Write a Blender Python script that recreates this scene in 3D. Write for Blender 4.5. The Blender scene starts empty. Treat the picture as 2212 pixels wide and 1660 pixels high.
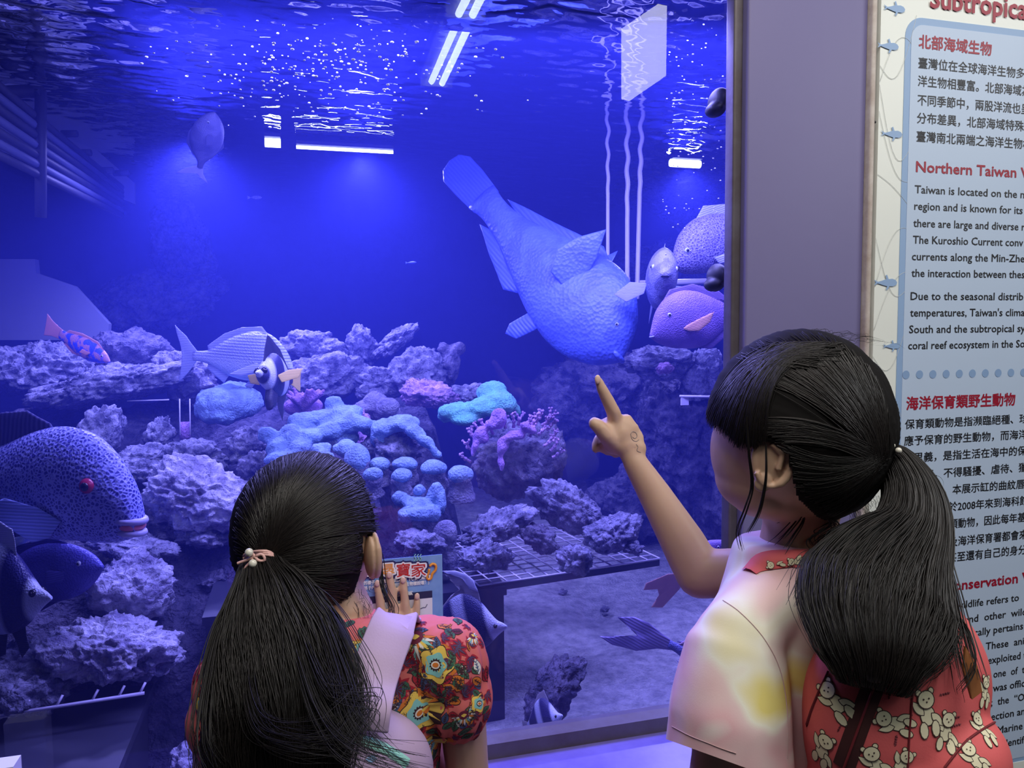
import bpy, bmesh, math, random, os
import numpy as np
from mathutils import Vector, Matrix, noise
from mathutils.bvhtree import BVHTree
R = math.radians
S = bpy.context.scene
COL = S.collection
# ------------------------------------------------------------------ camera
F_PX, CX, CY = 1650.0, 1106.0, 830.0
cam_d = bpy.data.cameras.new('camera')
cam_d.sensor_width = 36.0
cam_d.lens = F_PX / 2212.0 * 36.0
cam_d.clip_start = 0.02
cam = bpy.data.objects.new('camera', cam_d)
COL.objects.link(cam)
CAMLOC = Vector((0.0, -1.2, 1.27))
YAW, PITCH, ROLL = R(15.5), R(-4.0), R(0.5)
cam.matrix_world = (Matrix.Translation(CAMLOC) @ Matrix.Rotation(-YAW, 4, 'Z')
                    @ Matrix.Rotation(math.pi / 2 + PITCH, 4, 'X') @ Matrix.Rotation(-ROLL, 4, 'Z'))
S.camera = cam
_m = cam.matrix_world.to_3x3()
CR, CU, CF = _m @ Vector((1, 0, 0)), _m @ Vector((0, 1, 0)), _m @ Vector((0, 0, -1))
# ------------------------------------------------------------------ view, world, lights
S.view_settings.view_transform = 'Standard'
S.view_settings.look = 'None'
S.view_settings.gamma = 1.0
S.view_settings.exposure = 0.0
try: S.view_settings.use_curve_mapping = False
except Exception: pass
cy = S.cycles
cy.use_denoising = True
cy.max_bounces = 8; cy.diffuse_bounces = 2; cy.glossy_bounces = 4
cy.transmission_bounces = 4; cy.transparent_max_bounces = 16; cy.volume_bounces = 0
cy.sample_clamp_indirect = 4.0; cy.caustics_reflective = False; cy.caustics_refractive = False
cy.use_light_tree = True
w = bpy.data.worlds.new('world'); S.world = w; w.use_nodes = True
w.node_tree.nodes['Background'].inputs[0].default_value = (0.75, 0.8, 1.0, 1)
w.node_tree.nodes['Background'].inputs[1].default_value = 0.0

def area(name, loc, target, size, power, color, spread=180):
    l = bpy.data.lights.new(name, 'AREA'); l.shape = 'RECTANGLE'
    l.size, l.size_y = size; l.energy = power; l.color = color; l.spread = R(spread)
    o = bpy.data.objects.new(name, l); COL.objects.link(o); o.location = loc
    o.rotation_euler = (Vector(target) - Vector(loc)).to_track_quat('-Z', 'Y').to_euler()
    return o
BLUE = (0.30, 0.28, 1.0)
# tank lamps just under the surface (they hang over the reef)
def spot(name, loc, target, power, color, cone=150, rad=.05):
    l = bpy.data.lights.new(name, 'SPOT'); l.energy = power; l.color = color; l.spot_size = R(cone); l.spot_blend = .9; l.shadow_soft_size = rad
    o = bpy.data.objects.new(name, l); COL.objects.link(o); o.location = loc
    o.rotation_euler = (Vector(target) - Vector(loc)).to_track_quat('-Z', 'Y').to_euler()
    return o
spot('tank_lamp_left', (-0.35, 1.75, 1.92), (-0.3, 1.45, 0.8), 130, BLUE)
spot('tank_lamp_mid', (0.25, 1.8, 1.92), (0.2, 1.3, 0.8), 100, BLUE)
spot('tank_lamp_right', (1.55, 1.7, 1.92), (1.5, 1.4, 0.6), 75, BLUE)
area('tank_fill_front', (0.5, 0.45, 1.93), (0.55, 0.7, 0.5), (1.6, 0.3), 58, BLUE)  # unseen fill lamp, set to brighten the sand near the glass
spot('tank_lamp_end', (-1.0, 1.0, 1.92), (-.9, 1.2, 0.6), 34, BLUE)
# room lamp and board fill
area('room_lamp', (0.3, -1.1, 2.62), (0.4, -0.5, 1.0), (1.6, 0.7), 26, (1.0, 0.95, 0.90))
area('board_fill', (2.6, -1.5, 2.4), (1.7, 0.0, 1.3), (0.8, 0.8), 20, (0.97, 0.98, 1.0))  # unseen fill lamp, added to brighten the information board

# ------------------------------------------------------------------ pixel rays to real places
def ray(px, py):
    return CF + CR * ((px - CX) / F_PX) - CU * ((py - CY) / F_PX)
def P(px, py, t): return CAMLOC + ray(px, py) * t
def PY(px, py, Y):
    d = ray(px, py); return CAMLOC + d * ((Y - CAMLOC.y) / d.y)
def PZ(px, py, Z):
    d = ray(px, py); return CAMLOC + d * ((Z - CAMLOC.z) / d.z)

# ------------------------------------------------------------------ materials
MATS = {}
def mat(name, color, rough=0.6, metal=0.0, bump=None, vary=None, **kw):
    if name in MATS: return MATS[name]
    m = bpy.data.materials.new(name); m.use_nodes = True
    nt = m.node_tree; b = nt.nodes['Principled BSDF']
    b.inputs['Base Color'].default_value = (*color, 1); b.inputs['Roughness'].default_value = rough
    b.inputs['Metallic'].default_value = metal
    for k, v in kw.items():
        b.inputs[k.replace('_', ' ')].default_value = v
    tc = nt.nodes.new('ShaderNodeTexCoord')
    if bump:
        n = nt.nodes.new('ShaderNodeTexNoise'); n.inputs['Scale'].default_value = bump[0]; n.inputs['Detail'].default_value = 5
        nt.links.new(tc.outputs['Object'], n.inputs['Vector'])
        bp = nt.nodes.new('ShaderNodeBump'); bp.inputs['Strength'].default_value = bump[1]; bp.inputs['Distance'].default_value = bump[2]
        nt.links.new(n.outputs['Fac'], bp.inputs['Height']); nt.links.new(bp.outputs['Normal'], b.inputs['Normal'])
    if vary:
        n2 = nt.nodes.new('ShaderNodeTexNoise'); n2.inputs['Scale'].default_value = vary[0]; n2.inputs['Detail'].default_value = 6
        n2.inputs['Roughness'].default_value = 0.65
        nt.links.new(tc.outputs['Object'], n2.inputs['Vector'])
        cr = nt.nodes.new('ShaderNodeValToRGB'); cr.color_ramp.elements[0].position = 0.35; cr.color_ramp.elements[1].position = 0.65
        cr.color_ramp.elements[0].color = (*vary[1], 1); cr.color_ramp.elements[1].color = (*color, 1)
        for p, c in vary[2:] if len(vary) > 2 else (): 
            e = cr.color_ramp.elements.new(p); e.color = (*c, 1)
        nt.links.new(n2.outputs['Fac'], cr.inputs[0]); nt.links.new(cr.outputs[0], b.inputs['Base Color'])
    MATS[name] = m
    return m
def s2l(*c):
    return tuple(((v / 255) / 12.92 if v / 255 <= 0.04045 else ((v / 255 + 0.055) / 1.055) ** 2.4) for v in c)
def nodes(m): return m.node_tree.nodes, m.node_tree.links, m.node_tree.nodes['Principled BSDF']

# ------------------------------------------------------------------ mesh builder
class MB:
    def __init__(s): s.v = []; s.f = []; s.m = []
    def add(s, vs, fs, mi=0):
        o = len(s.v); s.v.extend(tuple(v) for v in vs)
        s.f.extend(tuple(i + o for i in f) for f in fs); s.m.extend([mi] * len(fs)); return s
    def box(s, a, b, mi=0, M=None):
        x0, y0, z0 = a; x1, y1, z1 = b
        v = [Vector((x, y, z)) for z in (z0, z1) for y in (y0, y1) for x in (x0, x1)]
        if M: v = [M @ q for q in v]
        return s.add(v, [(0, 2, 3, 1), (4, 5, 7, 6), (0, 1, 5, 4), (2, 6, 7, 3), (0, 4, 6, 2), (1, 3, 7, 5)], mi)
    def tube(s, pts, rad, n=8, mi=0, cap=True, flat=1.0, up=None):
        pts = [Vector(p) for p in pts]; k = len(pts)
        rad = rad if hasattr(rad, '__len__') else [rad] * k
        if up is None:
            t = (pts[-1] - pts[0]); up = Vector((0, 0, 1)) if abs(t.normalized().z) < 0.9 else Vector((0, 1, 0))
        side = None; vs = []
        for i, p in enumerate(pts):
            t = (pts[min(i + 1, k - 1)] - pts[max(i - 1, 0)])
            t = t.normalized() if t.length > 1e-9 else Vector((0, 0, 1))
            sd = t.cross(up) if side is None else side - t * side.dot(t)
            if sd.length < 1e-6: sd = t.orthogonal()
            sd.normalize(); side = sd; u2 = sd.cross(t).normalized()
            for j in range(n):
                a = 2 * math.pi * j / n
                vs.append(p + (sd * math.cos(a) + u2 * math.sin(a) * flat) * rad[i])
        fs = [(i * n + j, i * n + (j + 1) % n, (i + 1) * n + (j + 1) % n, (i + 1) * n + j) for i in range(k - 1) for j in range(n)]
        if cap: fs += [tuple(range(n - 1, -1, -1)), tuple(range((k - 1) * n, k * n))]
        return s.add(vs, fs, mi)
    def ell(s, c, r, M=None, nu=24, nv=14, mi=0):
        c = Vector(c); r = r if hasattr(r, '__len__') else (r, r, r); vs = []
        for i in range(nv + 1):
            th = math.pi * i / nv
            for j in range(nu):
                a = 2 * math.pi * j / nu
                q = Vector((math.sin(th) * math.cos(a) * r[0], math.sin(th) * math.sin(a) * r[1], math.cos(th) * r[2]))
                vs.append(c + (M @ q if M else q))
        fs = [(i * nu + j, (i + 1) * nu + j, (i + 1) * nu + (j + 1) % nu, i * nu + (j + 1) % nu) for i in range(nv) for j in range(nu)]
        return s.add(vs, fs, mi)
    def loft(s, rings, mi=0, cap=True):
        n = len(rings[0]); vs = [q for r in rings for q in r]; k = len(rings)
        fs = [(i * n + j, i * n + (j + 1) % n, (i + 1) * n + (j + 1) % n, (i + 1) * n + j) for i in range(k - 1) for j in range(n)]
        if cap: fs += [tuple(range(n - 1, -1, -1)), tuple(range((k - 1) * n, k * n))]
        return s.add(vs, fs, mi)
    def slab(s, outline, off, mi=0):      # outline: 3-D polygon, off: thickness vector
        n = len(outline); o = [Vector(p) for p in outline]; off = Vector(off)
        return s.add(o + [p + off for p in o], [tuple(range(n - 1, -1, -1)), tuple(range(n, 2 * n))] +
                     [(i, (i + 1) % n, n + (i + 1) % n, n + i) for i in range(n)], mi)
    def capsule(s, a, b, ra, rb, n=12, mi=0):
        a, b = Vector(a), Vector(b); s.tube([a, b], [ra, rb], n, mi)
        s.ell(a, ra, nu=n, nv=8, mi=mi); s.ell(b, rb, nu=n, nv=8, mi=mi); return s
    def mesh(s, name, ms, smooth=True):
        me = bpy.data.meshes.new(name); me.from_pydata(s.v, [], s.f)
        for m in (ms if isinstance(ms, (list, tuple)) else [ms]): me.materials.append(m)
        me.polygons.foreach_set('material_index', s.m); me.polygons.foreach_set('use_smooth', [smooth] * len(s.f))
        me.update(); return me
    def build(s, name, ms, parent=None, smooth=True):
        o = bpy.data.objects.new(name, s.mesh(name, ms, smooth)); COL.objects.link(o)
        if parent: o.parent = parent
        return o
def tag(o, label=None, cat=None, group=None, kind=None):
    if label: o['label'] = label
    if cat: o['category'] = cat
    if group: o['group'] = group
    if kind: o['kind'] = kind
    return o
def empty(name, loc=(0, 0, 0)):
    o = bpy.data.objects.new(name, None); COL.objects.link(o); o.location = loc; o.empty_display_size = 0.05
    bpy.context.view_layer.update() if False else None
    return o
def keep(child, parent):                  # world-space mesh under an empty standing elsewhere
    child.parent = parent
    child.matrix_parent_inverse = Matrix.Translation(-Vector(parent.location))
    return child
def displace(o, fn):      # fn(position, normal) -> new position, for every vertex
    me = o.data; n = len(me.vertices); co = np.empty(n * 3, 'f'); nn = np.empty(n * 3, 'f')
    me.vertices.foreach_get('co', co); me.vertex_normals.foreach_get('vector', nn)
    co = co.reshape(-1, 3); nn = nn.reshape(-1, 3); out = np.empty_like(co)
    for i in range(n): out[i] = fn(Vector(co[i]), Vector(nn[i]))
    me.vertices.foreach_set('co', out.ravel()); me.update()
def baked(o):
    dg = bpy.context.evaluated_depsgraph_get(); dg.update()
    me = bpy.data.meshes.new_from_object(o.evaluated_get(dg)); o.modifiers.clear(); o.data = me
    me.polygons.foreach_set('use_smooth', [True] * len(me.polygons)); return o
def remesh(o, voxel, smooth=6, ms=None):
    m = o.modifiers.new('r', 'REMESH'); m.mode = 'VOXEL'; m.voxel_size = voxel; m.use_smooth_shade = True
    if smooth: q = o.modifiers.new('s', 'SMOOTH'); q.factor = 0.5; q.iterations = smooth
    baked(o)
    if ms and not o.data.materials: o.data.materials.append(ms)
    return o
# ================================================================== the room
GLX0 = -2.6
XR = PY(1567, 760, 0).x                   # right end of the glass
ZB = PY(1300, 1551, 0).z                  # bottom of the glass
m_frame = mat('aged_metal', s2l(104, 98, 106), 0.5, 0.3, bump=(60, 0.3, 0.002), vary=(9, s2l(88, 78, 80)))
m_pillar = mat('lavender_light_tint', s2l(116, 110, 156), 0.55, bump=(30, 0.15, 0.002))  # lavender cast of the mixed room and tank light, put into the colour
m_ledge = mat('ledge_tank_light_tint', s2l(128, 118, 200), 0.3, bump=(12, 0.2, 0.002), vary=(14, s2l(112, 100, 186)))  # purple-blue light from the tank is put into the ledge colour
m_wallroom = mat('room_wall', s2l(120, 116, 124), 0.8)
m_dark = mat('dark_room', (0.03, 0.03, 0.035), 0.8)
def box(name, a, b, m, kind='structure', parent=None, smooth=False):
    o = MB().box(a, b).build(name, m, parent, smooth)
    if kind: tag(o, kind=kind)
    return o
# glass pane: clear, with a mirror-like sheen
mg = bpy.data.materials.new('clear_glass'); mg.use_nodes = True; nt = mg.node_tree; nt.nodes.clear()
out = nt.nodes.new('ShaderNodeOutputMaterial'); mix = nt.nodes.new('ShaderNodeMixShader'); tr = nt.nodes.new('ShaderNodeBsdfTransparent')
gl = nt.nodes.new('ShaderNodeBsdfGlossy'); fr = nt.nodes.new('ShaderNodeFresnel'); fr.inputs[0].default_value = 1.5
gl.inputs['Roughness'].default_value = 0.0; tr.inputs[0].default_value = (0.97, 0.98, 1, 1)
nt.links.new(fr.outputs[0], mix.inputs[0]); nt.links.new(tr.outputs[0], mix.inputs[1]); nt.links.new(gl.outputs[0], mix.inputs[2]); nt.links.new(mix.outputs[0], out.inputs[0])
g = MB().add([(GLX0, 0, ZB - .03), (XR + .03, 0, ZB - .03), (XR + .03, 0, 2.7), (GLX0, 0, 2.7)], [(0, 1, 2, 3)]).build('window_1', mg, None, False)
tag(g, 'tall clear glass pane of the aquarium', kind='structure')
# ledge and bottom frame
zf = PY(1300, 1590, -0.02).z
ZL = zf - 0.005
box('trim_1', (GLX0, -0.03, ZL - .02), (XR + .06, 0.012, ZB), m_frame)
box('trim_2', (GLX0, -0.16, ZL - .06), (XR + .06, -0.0, ZL), m_ledge)
# pillar beside the glass
xa = XR; xb = PY(1604, 760, -.026).x; xc = PY(1866, 500, -.034).x; xd = PY(1886, 500, -.045).x
def bevbox(name, a, b, m, bv):
    o = MB().box(a, b).build(name, m, None, False); md = o.modifiers.new('b', 'BEVEL'); md.width = bv; md.segments = 3
    baked(o); tag(o, kind='structure'); return o
bevbox('trim_3', (xa, -0.018, ZL - .0), (xb, 0.01, 2.75), m_frame, .004)
bevbox('wall_right', (xb - .001, -0.034, 0), (xc, 0.01, 2.75), m_pillar, .005)
m_strip = mat('worn_white_strip', s2l(205, 196, 188), 0.5, bump=(80, 0.3, 0.002), vary=(25, s2l(176, 160, 150)))
bevbox('trim_4', (xc, -0.045, 0), (xd, 0.01, 2.75), m_strip, .004)
box('wall_below', (GLX0, -0.10, 0), (xb, -0.0, ZL - .06), m_pillar)
box('wall_front', (xd, -0.025, 0), (4.0, 0.01, 2.75), m_wallroom)
box('floor', (-3.4, -4.2, -0.05), (4.0, 0.1, 0), mat('room_floor', s2l(96, 92, 98), 0.4))
box('ceiling', (-3.4, -4.2, 2.75), (4.0, 0.0, 2.8), mat('room_ceiling', (0.10, 0.10, 0.11), 0.8))
box('wall_back', (-3.4, -4.25, 0), (4.0, -4.2, 2.8), m_dark)
box('wall_left', (-3.45, -4.2, 0), (-3.4, 0.0, 2.8), m_dark)
box('wall_side', (4.0, -4.2, 0), (4.05, 0.1, 2.8), m_dark)
# ------------------------------------------------------------------ the tank behind the glass
TX0, TX1, TY1, TZ0, TZ1 = -2.6, 3.3, 3.3, 0.30, 1.99
m_tank = mat('tank_wall', (0.02, 0.024, 0.10), 0.7, bump=(9, .4, .03), vary=(3, (0.01, 0.011, 0.05)))
box('wall_tank_back', (TX0, TY1 + .01, 0), (TX1, TY1 + .06, 2.7), m_tank)
box('wall_tank_left', (TX0 - .06, 0.02, 0), (TX0 - .01, TY1, 2.7), m_tank)
box('wall_tank_right', (TX1 + .01, 0.02, 0), (TX1 + .06, TY1, 2.7), m_tank)
box('ceiling_tank', (TX0, 0.02, 2.7), (TX1, TY1, 2.75), m_dark)
m_sand = mat('crushed_coral_sand', (0.62, 0.60, 0.62), 0.9, bump=(130, 1.0, .012), vary=(28, (0.30, 0.30, 0.34)))
mb = MB(); nx, ny = 120, 70; vs = []
for j in range(ny + 1):
    for i in range(nx + 1):
        x = TX0 + (TX1 - TX0) * i / nx; y = 0.02 + (TY1 - .02) * j / ny
        vs.append((x, y, TZ0 + 0.03 * noise.fractal(Vector((x * 2.2, y * 2.2, 3)), 1.0, 2.0, 4) + .02))
mb.add(vs, [(j * (nx + 1) + i, j * (nx + 1) + i + 1, (j + 1) * (nx + 1) + i + 1, (j + 1) * (nx + 1) + i) for j in range(ny) for i in range(nx)])
tag(mb.build('floor_tank', m_sand), 'pale crushed coral sand on the tank floor', kind='structure')
# water body
mv = bpy.data.materials.new('sea_water'); mv.use_nodes = True; nt = mv.node_tree; nt.nodes.clear()
out = nt.nodes.new('ShaderNodeOutputMaterial'); sc = nt.nodes.new('ShaderNodeVolumeScatter'); ab = nt.nodes.new('ShaderNodeVolumeAbsorption'); ad = nt.nodes.new('ShaderNodeAddShader')
sc.inputs['Color'].default_value = (0.12, 0.15, 1, 1); sc.inputs['Density'].default_value = 0.155; sc.inputs['Anisotropy'].default_value = 0.2
ab.inputs['Color'].default_value = (0.40, 0.48, 0.98, 1); ab.inputs['Density'].default_value = 0.20
nt.links.new(sc.outputs[0], ad.inputs[0]); nt.links.new(ab.outputs[0], ad.inputs[1]); nt.links.new(ad.outputs[0], out.inputs['Volume'])
wv = MB().box((TX0, 0.012, TZ0 - .1), (TX1, TY1, TZ1 + .02)).build('tank_water', mv, None, False)
tag(wv, 'deep blue hazy water filling the aquarium', 'water', kind='stuff')
# rippled surface seen from below
ms = bpy.data.materials.new('water_surface'); ms.use_nodes = True; nt = ms.node_tree; nt.nodes.clear()
out = nt.nodes.new('ShaderNodeOutputMaterial'); gl = nt.nodes.new('ShaderNodeBsdfGlossy'); gl.inputs['Roughness'].default_value = 0.03
gl.inputs['Color'].default_value = (0.9, 0.92, 1, 1)
nt.links.new(gl.outputs[0], out.inputs[0])
nx, ny = 520, 330; vs = []
for j in range(ny + 1):
    for i in range(nx + 1):
        x = TX0 + (TX1 - TX0) * i / nx; y = 0.014 + (TY1 - .014) * j / ny
        right = min(1, max(0, (x - 1.1) / .5))
        a = .0042 + .0075 * right
        z = TZ1 + a * noise.noise(Vector((x * 8, y * 16, 0))) + a * .8 * noise.noise(Vector((x * 20, y * 40, 5))) + a * .45 * noise.noise(Vector((x * 44, y * 80, 9)))
        vs.append((x, y, z))
mb = MB().add(vs, [(j * (nx + 1) + i, j * (nx + 1) + i + 1, (j + 1) * (nx + 1) + i + 1, (j + 1) * (nx + 1) + i) for j in range(ny) for i in range(nx)])
tag(mb.build('water_surface', ms), 'rippling water surface seen from below at the top of the tank', 'water surface', kind='stuff')
# ================================================================== information board on the wall
YB = -0.040
m_bw = mat('board_white', s2l(236, 240, 232), 0.45)
m_bb = mat('board_blue', s2l(190, 208, 232), 0.5)
m_bd = mat('board_border', s2l(146, 176, 214), 0.5)
m_red = mat('print_red', s2l(158, 12, 46), 0.5)
m_blk = mat('print_black', s2l(18, 18, 24), 0.5)
m_line = mat('print_grey_line', s2l(205, 208, 206), 0.5)
board = empty('information_board', PY(1886, 900, YB))
tag(board, 'pale blue information board with red headings and black text beside the tank', 'sign')
def bp(px, py, lift=0.0): return PY(px, py, YB - lift)
xL = PY(1887, 700, YB).x; XRB = xL + .62
keep(MB().box((xL, YB, .35), (XRB, -.026, 2.3)).build('board_panel', m_bw, None, False), board)
zt = bp(1975, 37).z; zb = bp(2120, 1655).z; xi = bp(1944, 500).x
def rrect(x0, z0, x1, z1, r, y, n=8):
    pts = []
    for cx, cz, a0 in ((x1 - r, z1 - r, 0), (x0 + r, z1 - r, 90), (x0 + r, z0 + r, 180), (x1 - r, z0 + r, 270)):
        for k in range(n + 1):
            a = R(a0 + 90 * k / n); pts.append((cx + r * math.cos(a), y, cz + r * math.sin(a)))
    return pts[::-1]
def plate(name, pts, m, th=.0008):
    return keep(MB().slab(pts, (0, -th, 0)).build(name, m, None, False), board)
bw = .0125
plate('panel_border', rrect(xi, zb - .01, xi + .52, zt, .035, YB), m_bd, .0010)
plate('text_panel', rrect(xi + bw, zb - .01 + bw, xi + .52 - bw, zt - bw, .025, YB - .0010), m_bb, .0006)
def text(body, px, py, em_px, m, x1=None, bold=0.0, name='text_line', sx=1.0, lift=.0020, par=None, yoff=0.0, M=None):
    p = bp(px, py, lift)
    t = (p - CAMLOC).dot(CF); em = em_px * t / F_PX
    c = bpy.data.curves.new(name, 'FONT'); c.body = body; c.size = 1.0
    c.resolution_u = 2
    o = bpy.data.objects.new('tmp', c); COL.objects.link(o)
    TQ.append((o, name, p, em, sx, x1, py, lift, m, par or board, bold))
TQ = []
def flush_text():
    dg = bpy.context.evaluated_depsgraph_get(); dg.update()
    for o, name, p, em, sx, x1, py, lift, m, par, bold in TQ:
        me = bpy.data.meshes.new_from_object(o.evaluated_get(dg))
        co = np.empty(len(me.vertices) * 3); me.vertices.foreach_get('co', co); co = co.reshape(-1, 3)
        x0, xm = co[:, 0].min(), co[:, 0].max()
        k = em * sx
        if x1 is not None: k = (bp(x1, py, lift).x - p.x) / (xm - x0)
        out = np.stack([p.x + (co[:, 0] - x0) * k, np.full(len(co), p.y), p.z + co[:, 1] * em], 1)
        fs = [tuple(f.vertices) for f in me.polygons]; nv = len(out); r8 = max(1, min(3, math.ceil(bold / .03)))
        sh8 = [(0, 0)] + ([(math.cos(a) * bold * q / r8, math.sin(a) * bold * q / r8) for q in range(1, r8 + 1) for a in [math.pi / 4 * j for j in range(8)]] if bold > .001 else [])
        mb = MB()
        for j, (dx, dz) in enumerate(sh8): mb.add(out + np.array([dx * em * .8, -2.5e-5 * j, dz * em]), fs)
        me = mb.mesh(name, m, False)
        r = bpy.data.objects.new(name, me); COL.objects.link(r); keep(r, par)
    for q in TQ: bpy.data.objects.remove(q[0])
    TQ.clear()
# title, headings, lines: (text, left px, baseline py, size px, right px)
text('Subtropical', 2010, 15, 62, m_red, None, .028, 'title')
H = [('北部海域生物', 1985, 101, 31, 2142), ('Northern Taiwan W', 1979, 371, 32, 2236), ('海洋保育類野生動物', 1958, 884, 31, 2192), ('Conservation W', 2040, 1279, 31, 2236)]
for b, x, y, e, x1 in H: text(b, x, y, e, m_red, x1, .028, 'heading')
L = [('臺灣位在全球海洋生物多', 1984, 145, 25, 2214), ('洋生物相豐富。北部海域為', 1983, 184, 25, 2226), ('不同季節中，兩股洋流也呈', 1982, 225, 25, 2224),
     ('分布差異，北部海域特殊', 1981, 264, 25, 2212), ('臺灣南北兩端之海洋生物相', 1980, 304, 25, 2228),
     ('Taiwan is located on the n', 1976, 417, 24, 2213), ('region and is known for its', 1975, 453, 24, 2209), ('there are large and diverse r', 1973, 490, 24, 2214),
     ('The Kuroshio Current conv', 1972, 526, 24, 2210), ('currents along the Min-Zhe', 1970, 562, 24, 2213), ('the interaction between thes', 1969, 598, 24, 2213),
     ('Due to the seasonal distrib', 1967, 648, 24, 2210), ("temperatures, Taiwan's clima", 1966, 684, 24, 2213), ('South and the subtropical sy', 1964, 720, 24, 2214),
     ('coral reef ecosystem in the So', 1962, 755, 24, 2213),
     ('保育類動物是指瀕臨絕種、珍', 1955, 926, 23, 2220), ('應予保育的野生動物，而海洋', 1953, 962, 23, 2218), ('名思義，是指生活在海中的保', 1953, 999, 23, 2216),
     ('種保育，不得騷擾、虐待、獵', 1953, 1037, 23, 2218), ('宰利用。本展示缸的曲紋唇', 1976, 1073, 23, 2212), ('牠於2008年來到海科館', 2029, 1106, 23, 2219),
     ('育類動物，因此每年基', 2032, 1143, 23, 2214), ('及海洋保育署都會來', 2050, 1180, 23, 2218), ('甚至還有自己的身分', 2048, 1214, 23, 2216),
     ('wildlife refers to', 2066, 1316, 23, 2200), ('and  other  wild', 2084, 1347, 23, 2216), ('ifically pertains', 2090, 1377, 23, 2209), ('s.  These  anim', 2106, 1408, 23, 2226),
     ('r exploited t', 2122, 1437, 23, 2216), ('one  of  t', 2146, 1465, 23, 2213), ('was offic', 2145, 1495, 23, 2213), (';  the  “O', 2141, 1526, 23, 2212),
     ('ection an', 2141, 1557, 23, 2213), ('e Marine', 2138, 1589, 23, 2208), ('s identifi', 2150, 1618, 23, 2214)]
for b, x, y, e, x1 in L: text(b, x, y, e, m_blk, x1, .012)
md = mat('dot_blue', s2l(138, 168, 208), 0.5)
for i in range(10):
    c = bp(1957 + 29.3 * i - .12 * i * i, 810 - .55 * i, .0018); r = .0078
    plate('dot', [(c.x + r * math.cos(a), c.y, c.z + r * math.sin(a)) for a in [-2 * math.pi * k / 20 for k in range(20)]], md, .0004)
def sil(px, py, s, flip=1):
    c = bp(px, py, .0014); k = s * .0009
    o = [(-29, 2), (-16, 5), (-4, 9), (-6, 18), (-2, 20), (3, 9), (14, 10), (24, 7), (29, 1), (27, -5), (18, -9), (6, -9), (1, -17), (-4, -19), (-1, -9), (-14, -6), (-29, -2), (-40, -7), (-35, 0), (-40, 7)]
    plate('fish_silhouette', [(c.x + flip * x * k, c.y, c.z + y * k) for x, y in (o[::-1] if flip > 0 else o)], m_bd, .0004)
sil(1936, 19, .72); sil(1922, 100, .72); sil(1930, 290, .72); sil(1917, 611, .8); sil(1929, 748, .6)
q = bp(1890, 264, .002); keep(MB().ell(q, (.0022, .002, .0022), nu=14, nv=8).build('screw', m_blk), board)
rnd = random.Random(5)
mb = MB()
for k in range(16):
    z0 = rnd.uniform(1.05, 2.1); z1 = z0 + rnd.uniform(-.12, .12); s = rnd.uniform(-.08, .08); pts = []
    for i in range(13):
        f = i / 12; pts.append((xL + f * .075, YB - .0012, z0 + (z1 - z0) * f + s * math.sin(f * 3.1)))
    mb.tube(pts, .0004, 4)
keep(mb.build('curved_line', m_line), board)['kind'] = 'stuff'
keep(MB().box((bp(2176, 1650).x, YB - .0022, zb - .08), (XRB - .05, YB - .0004, bp(2176, 1650).z)).build('lower_card', m_bw, None, False), board)
flush_text()
# ================================================================== reef inside the tank
def DEP(py): return float(np.interp(py, [620, 700, 850, 1000, 1250, 1500, 1660], [3.3, 3.05, 2.6, 2.2, 1.8, 1.52, 1.42]))
_bm = bmesh.new(); bmesh.ops.create_icosphere(_bm, subdivisions=6, radius=1); ICO6 = ([v.co.copy() for v in _bm.verts], [tuple(v.index for v in f.verts) for f in _bm.faces]); _bm.free()
_bm = bmesh.new(); bmesh.ops.create_icosphere(_bm, subdivisions=5, radius=1); ICO5 = ([v.co.copy() for v in _bm.verts], [tuple(v.index for v in f.verts) for f in _bm.faces]); _bm.free()
_bm = bmesh.new(); bmesh.ops.create_icosphere(_bm, subdivisions=4, radius=1); ICO4 = ([v.co.copy() for v in _bm.verts], [tuple(v.index for v in f.verts) for f in _bm.faces]); _bm.free()

def stone_mat(name, c1, c2, bs=55, bd=.012):
    m = mat(name, c1, 0.95, bump=(bs * 2.2, 1.0, bd), vary=(20, c2))
    n, l, b = nodes(m)                  # pits of the live rock
    bpn = [x for x in n if x.type == 'BUMP'][0]; tcn = [x for x in n if x.type == 'TEX_COORD'][0]
    v = n.new('ShaderNodeTexVoronoi'); v.inputs['Scale'].default_value = bs * .7
    l.new(tcn.outputs['Object'], v.inputs['Vector'])
    b2 = n.new('ShaderNodeBump'); b2.inputs['Strength'].default_value = .8; b2.inputs['Distance'].default_value = bd
    l.new(v.outputs['Distance'], b2.inputs['Height']); l.new(bpn.outputs['Normal'], b2.inputs['Normal']); l.new(b2.outputs['Normal'], b.inputs['Normal'])
    return m
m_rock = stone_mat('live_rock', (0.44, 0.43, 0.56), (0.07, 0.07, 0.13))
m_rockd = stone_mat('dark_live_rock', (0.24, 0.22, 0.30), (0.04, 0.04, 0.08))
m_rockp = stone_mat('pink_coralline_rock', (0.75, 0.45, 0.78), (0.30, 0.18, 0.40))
ROT = Matrix((CR, CU, -CF)).transposed()     # a handy tilted basis
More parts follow.
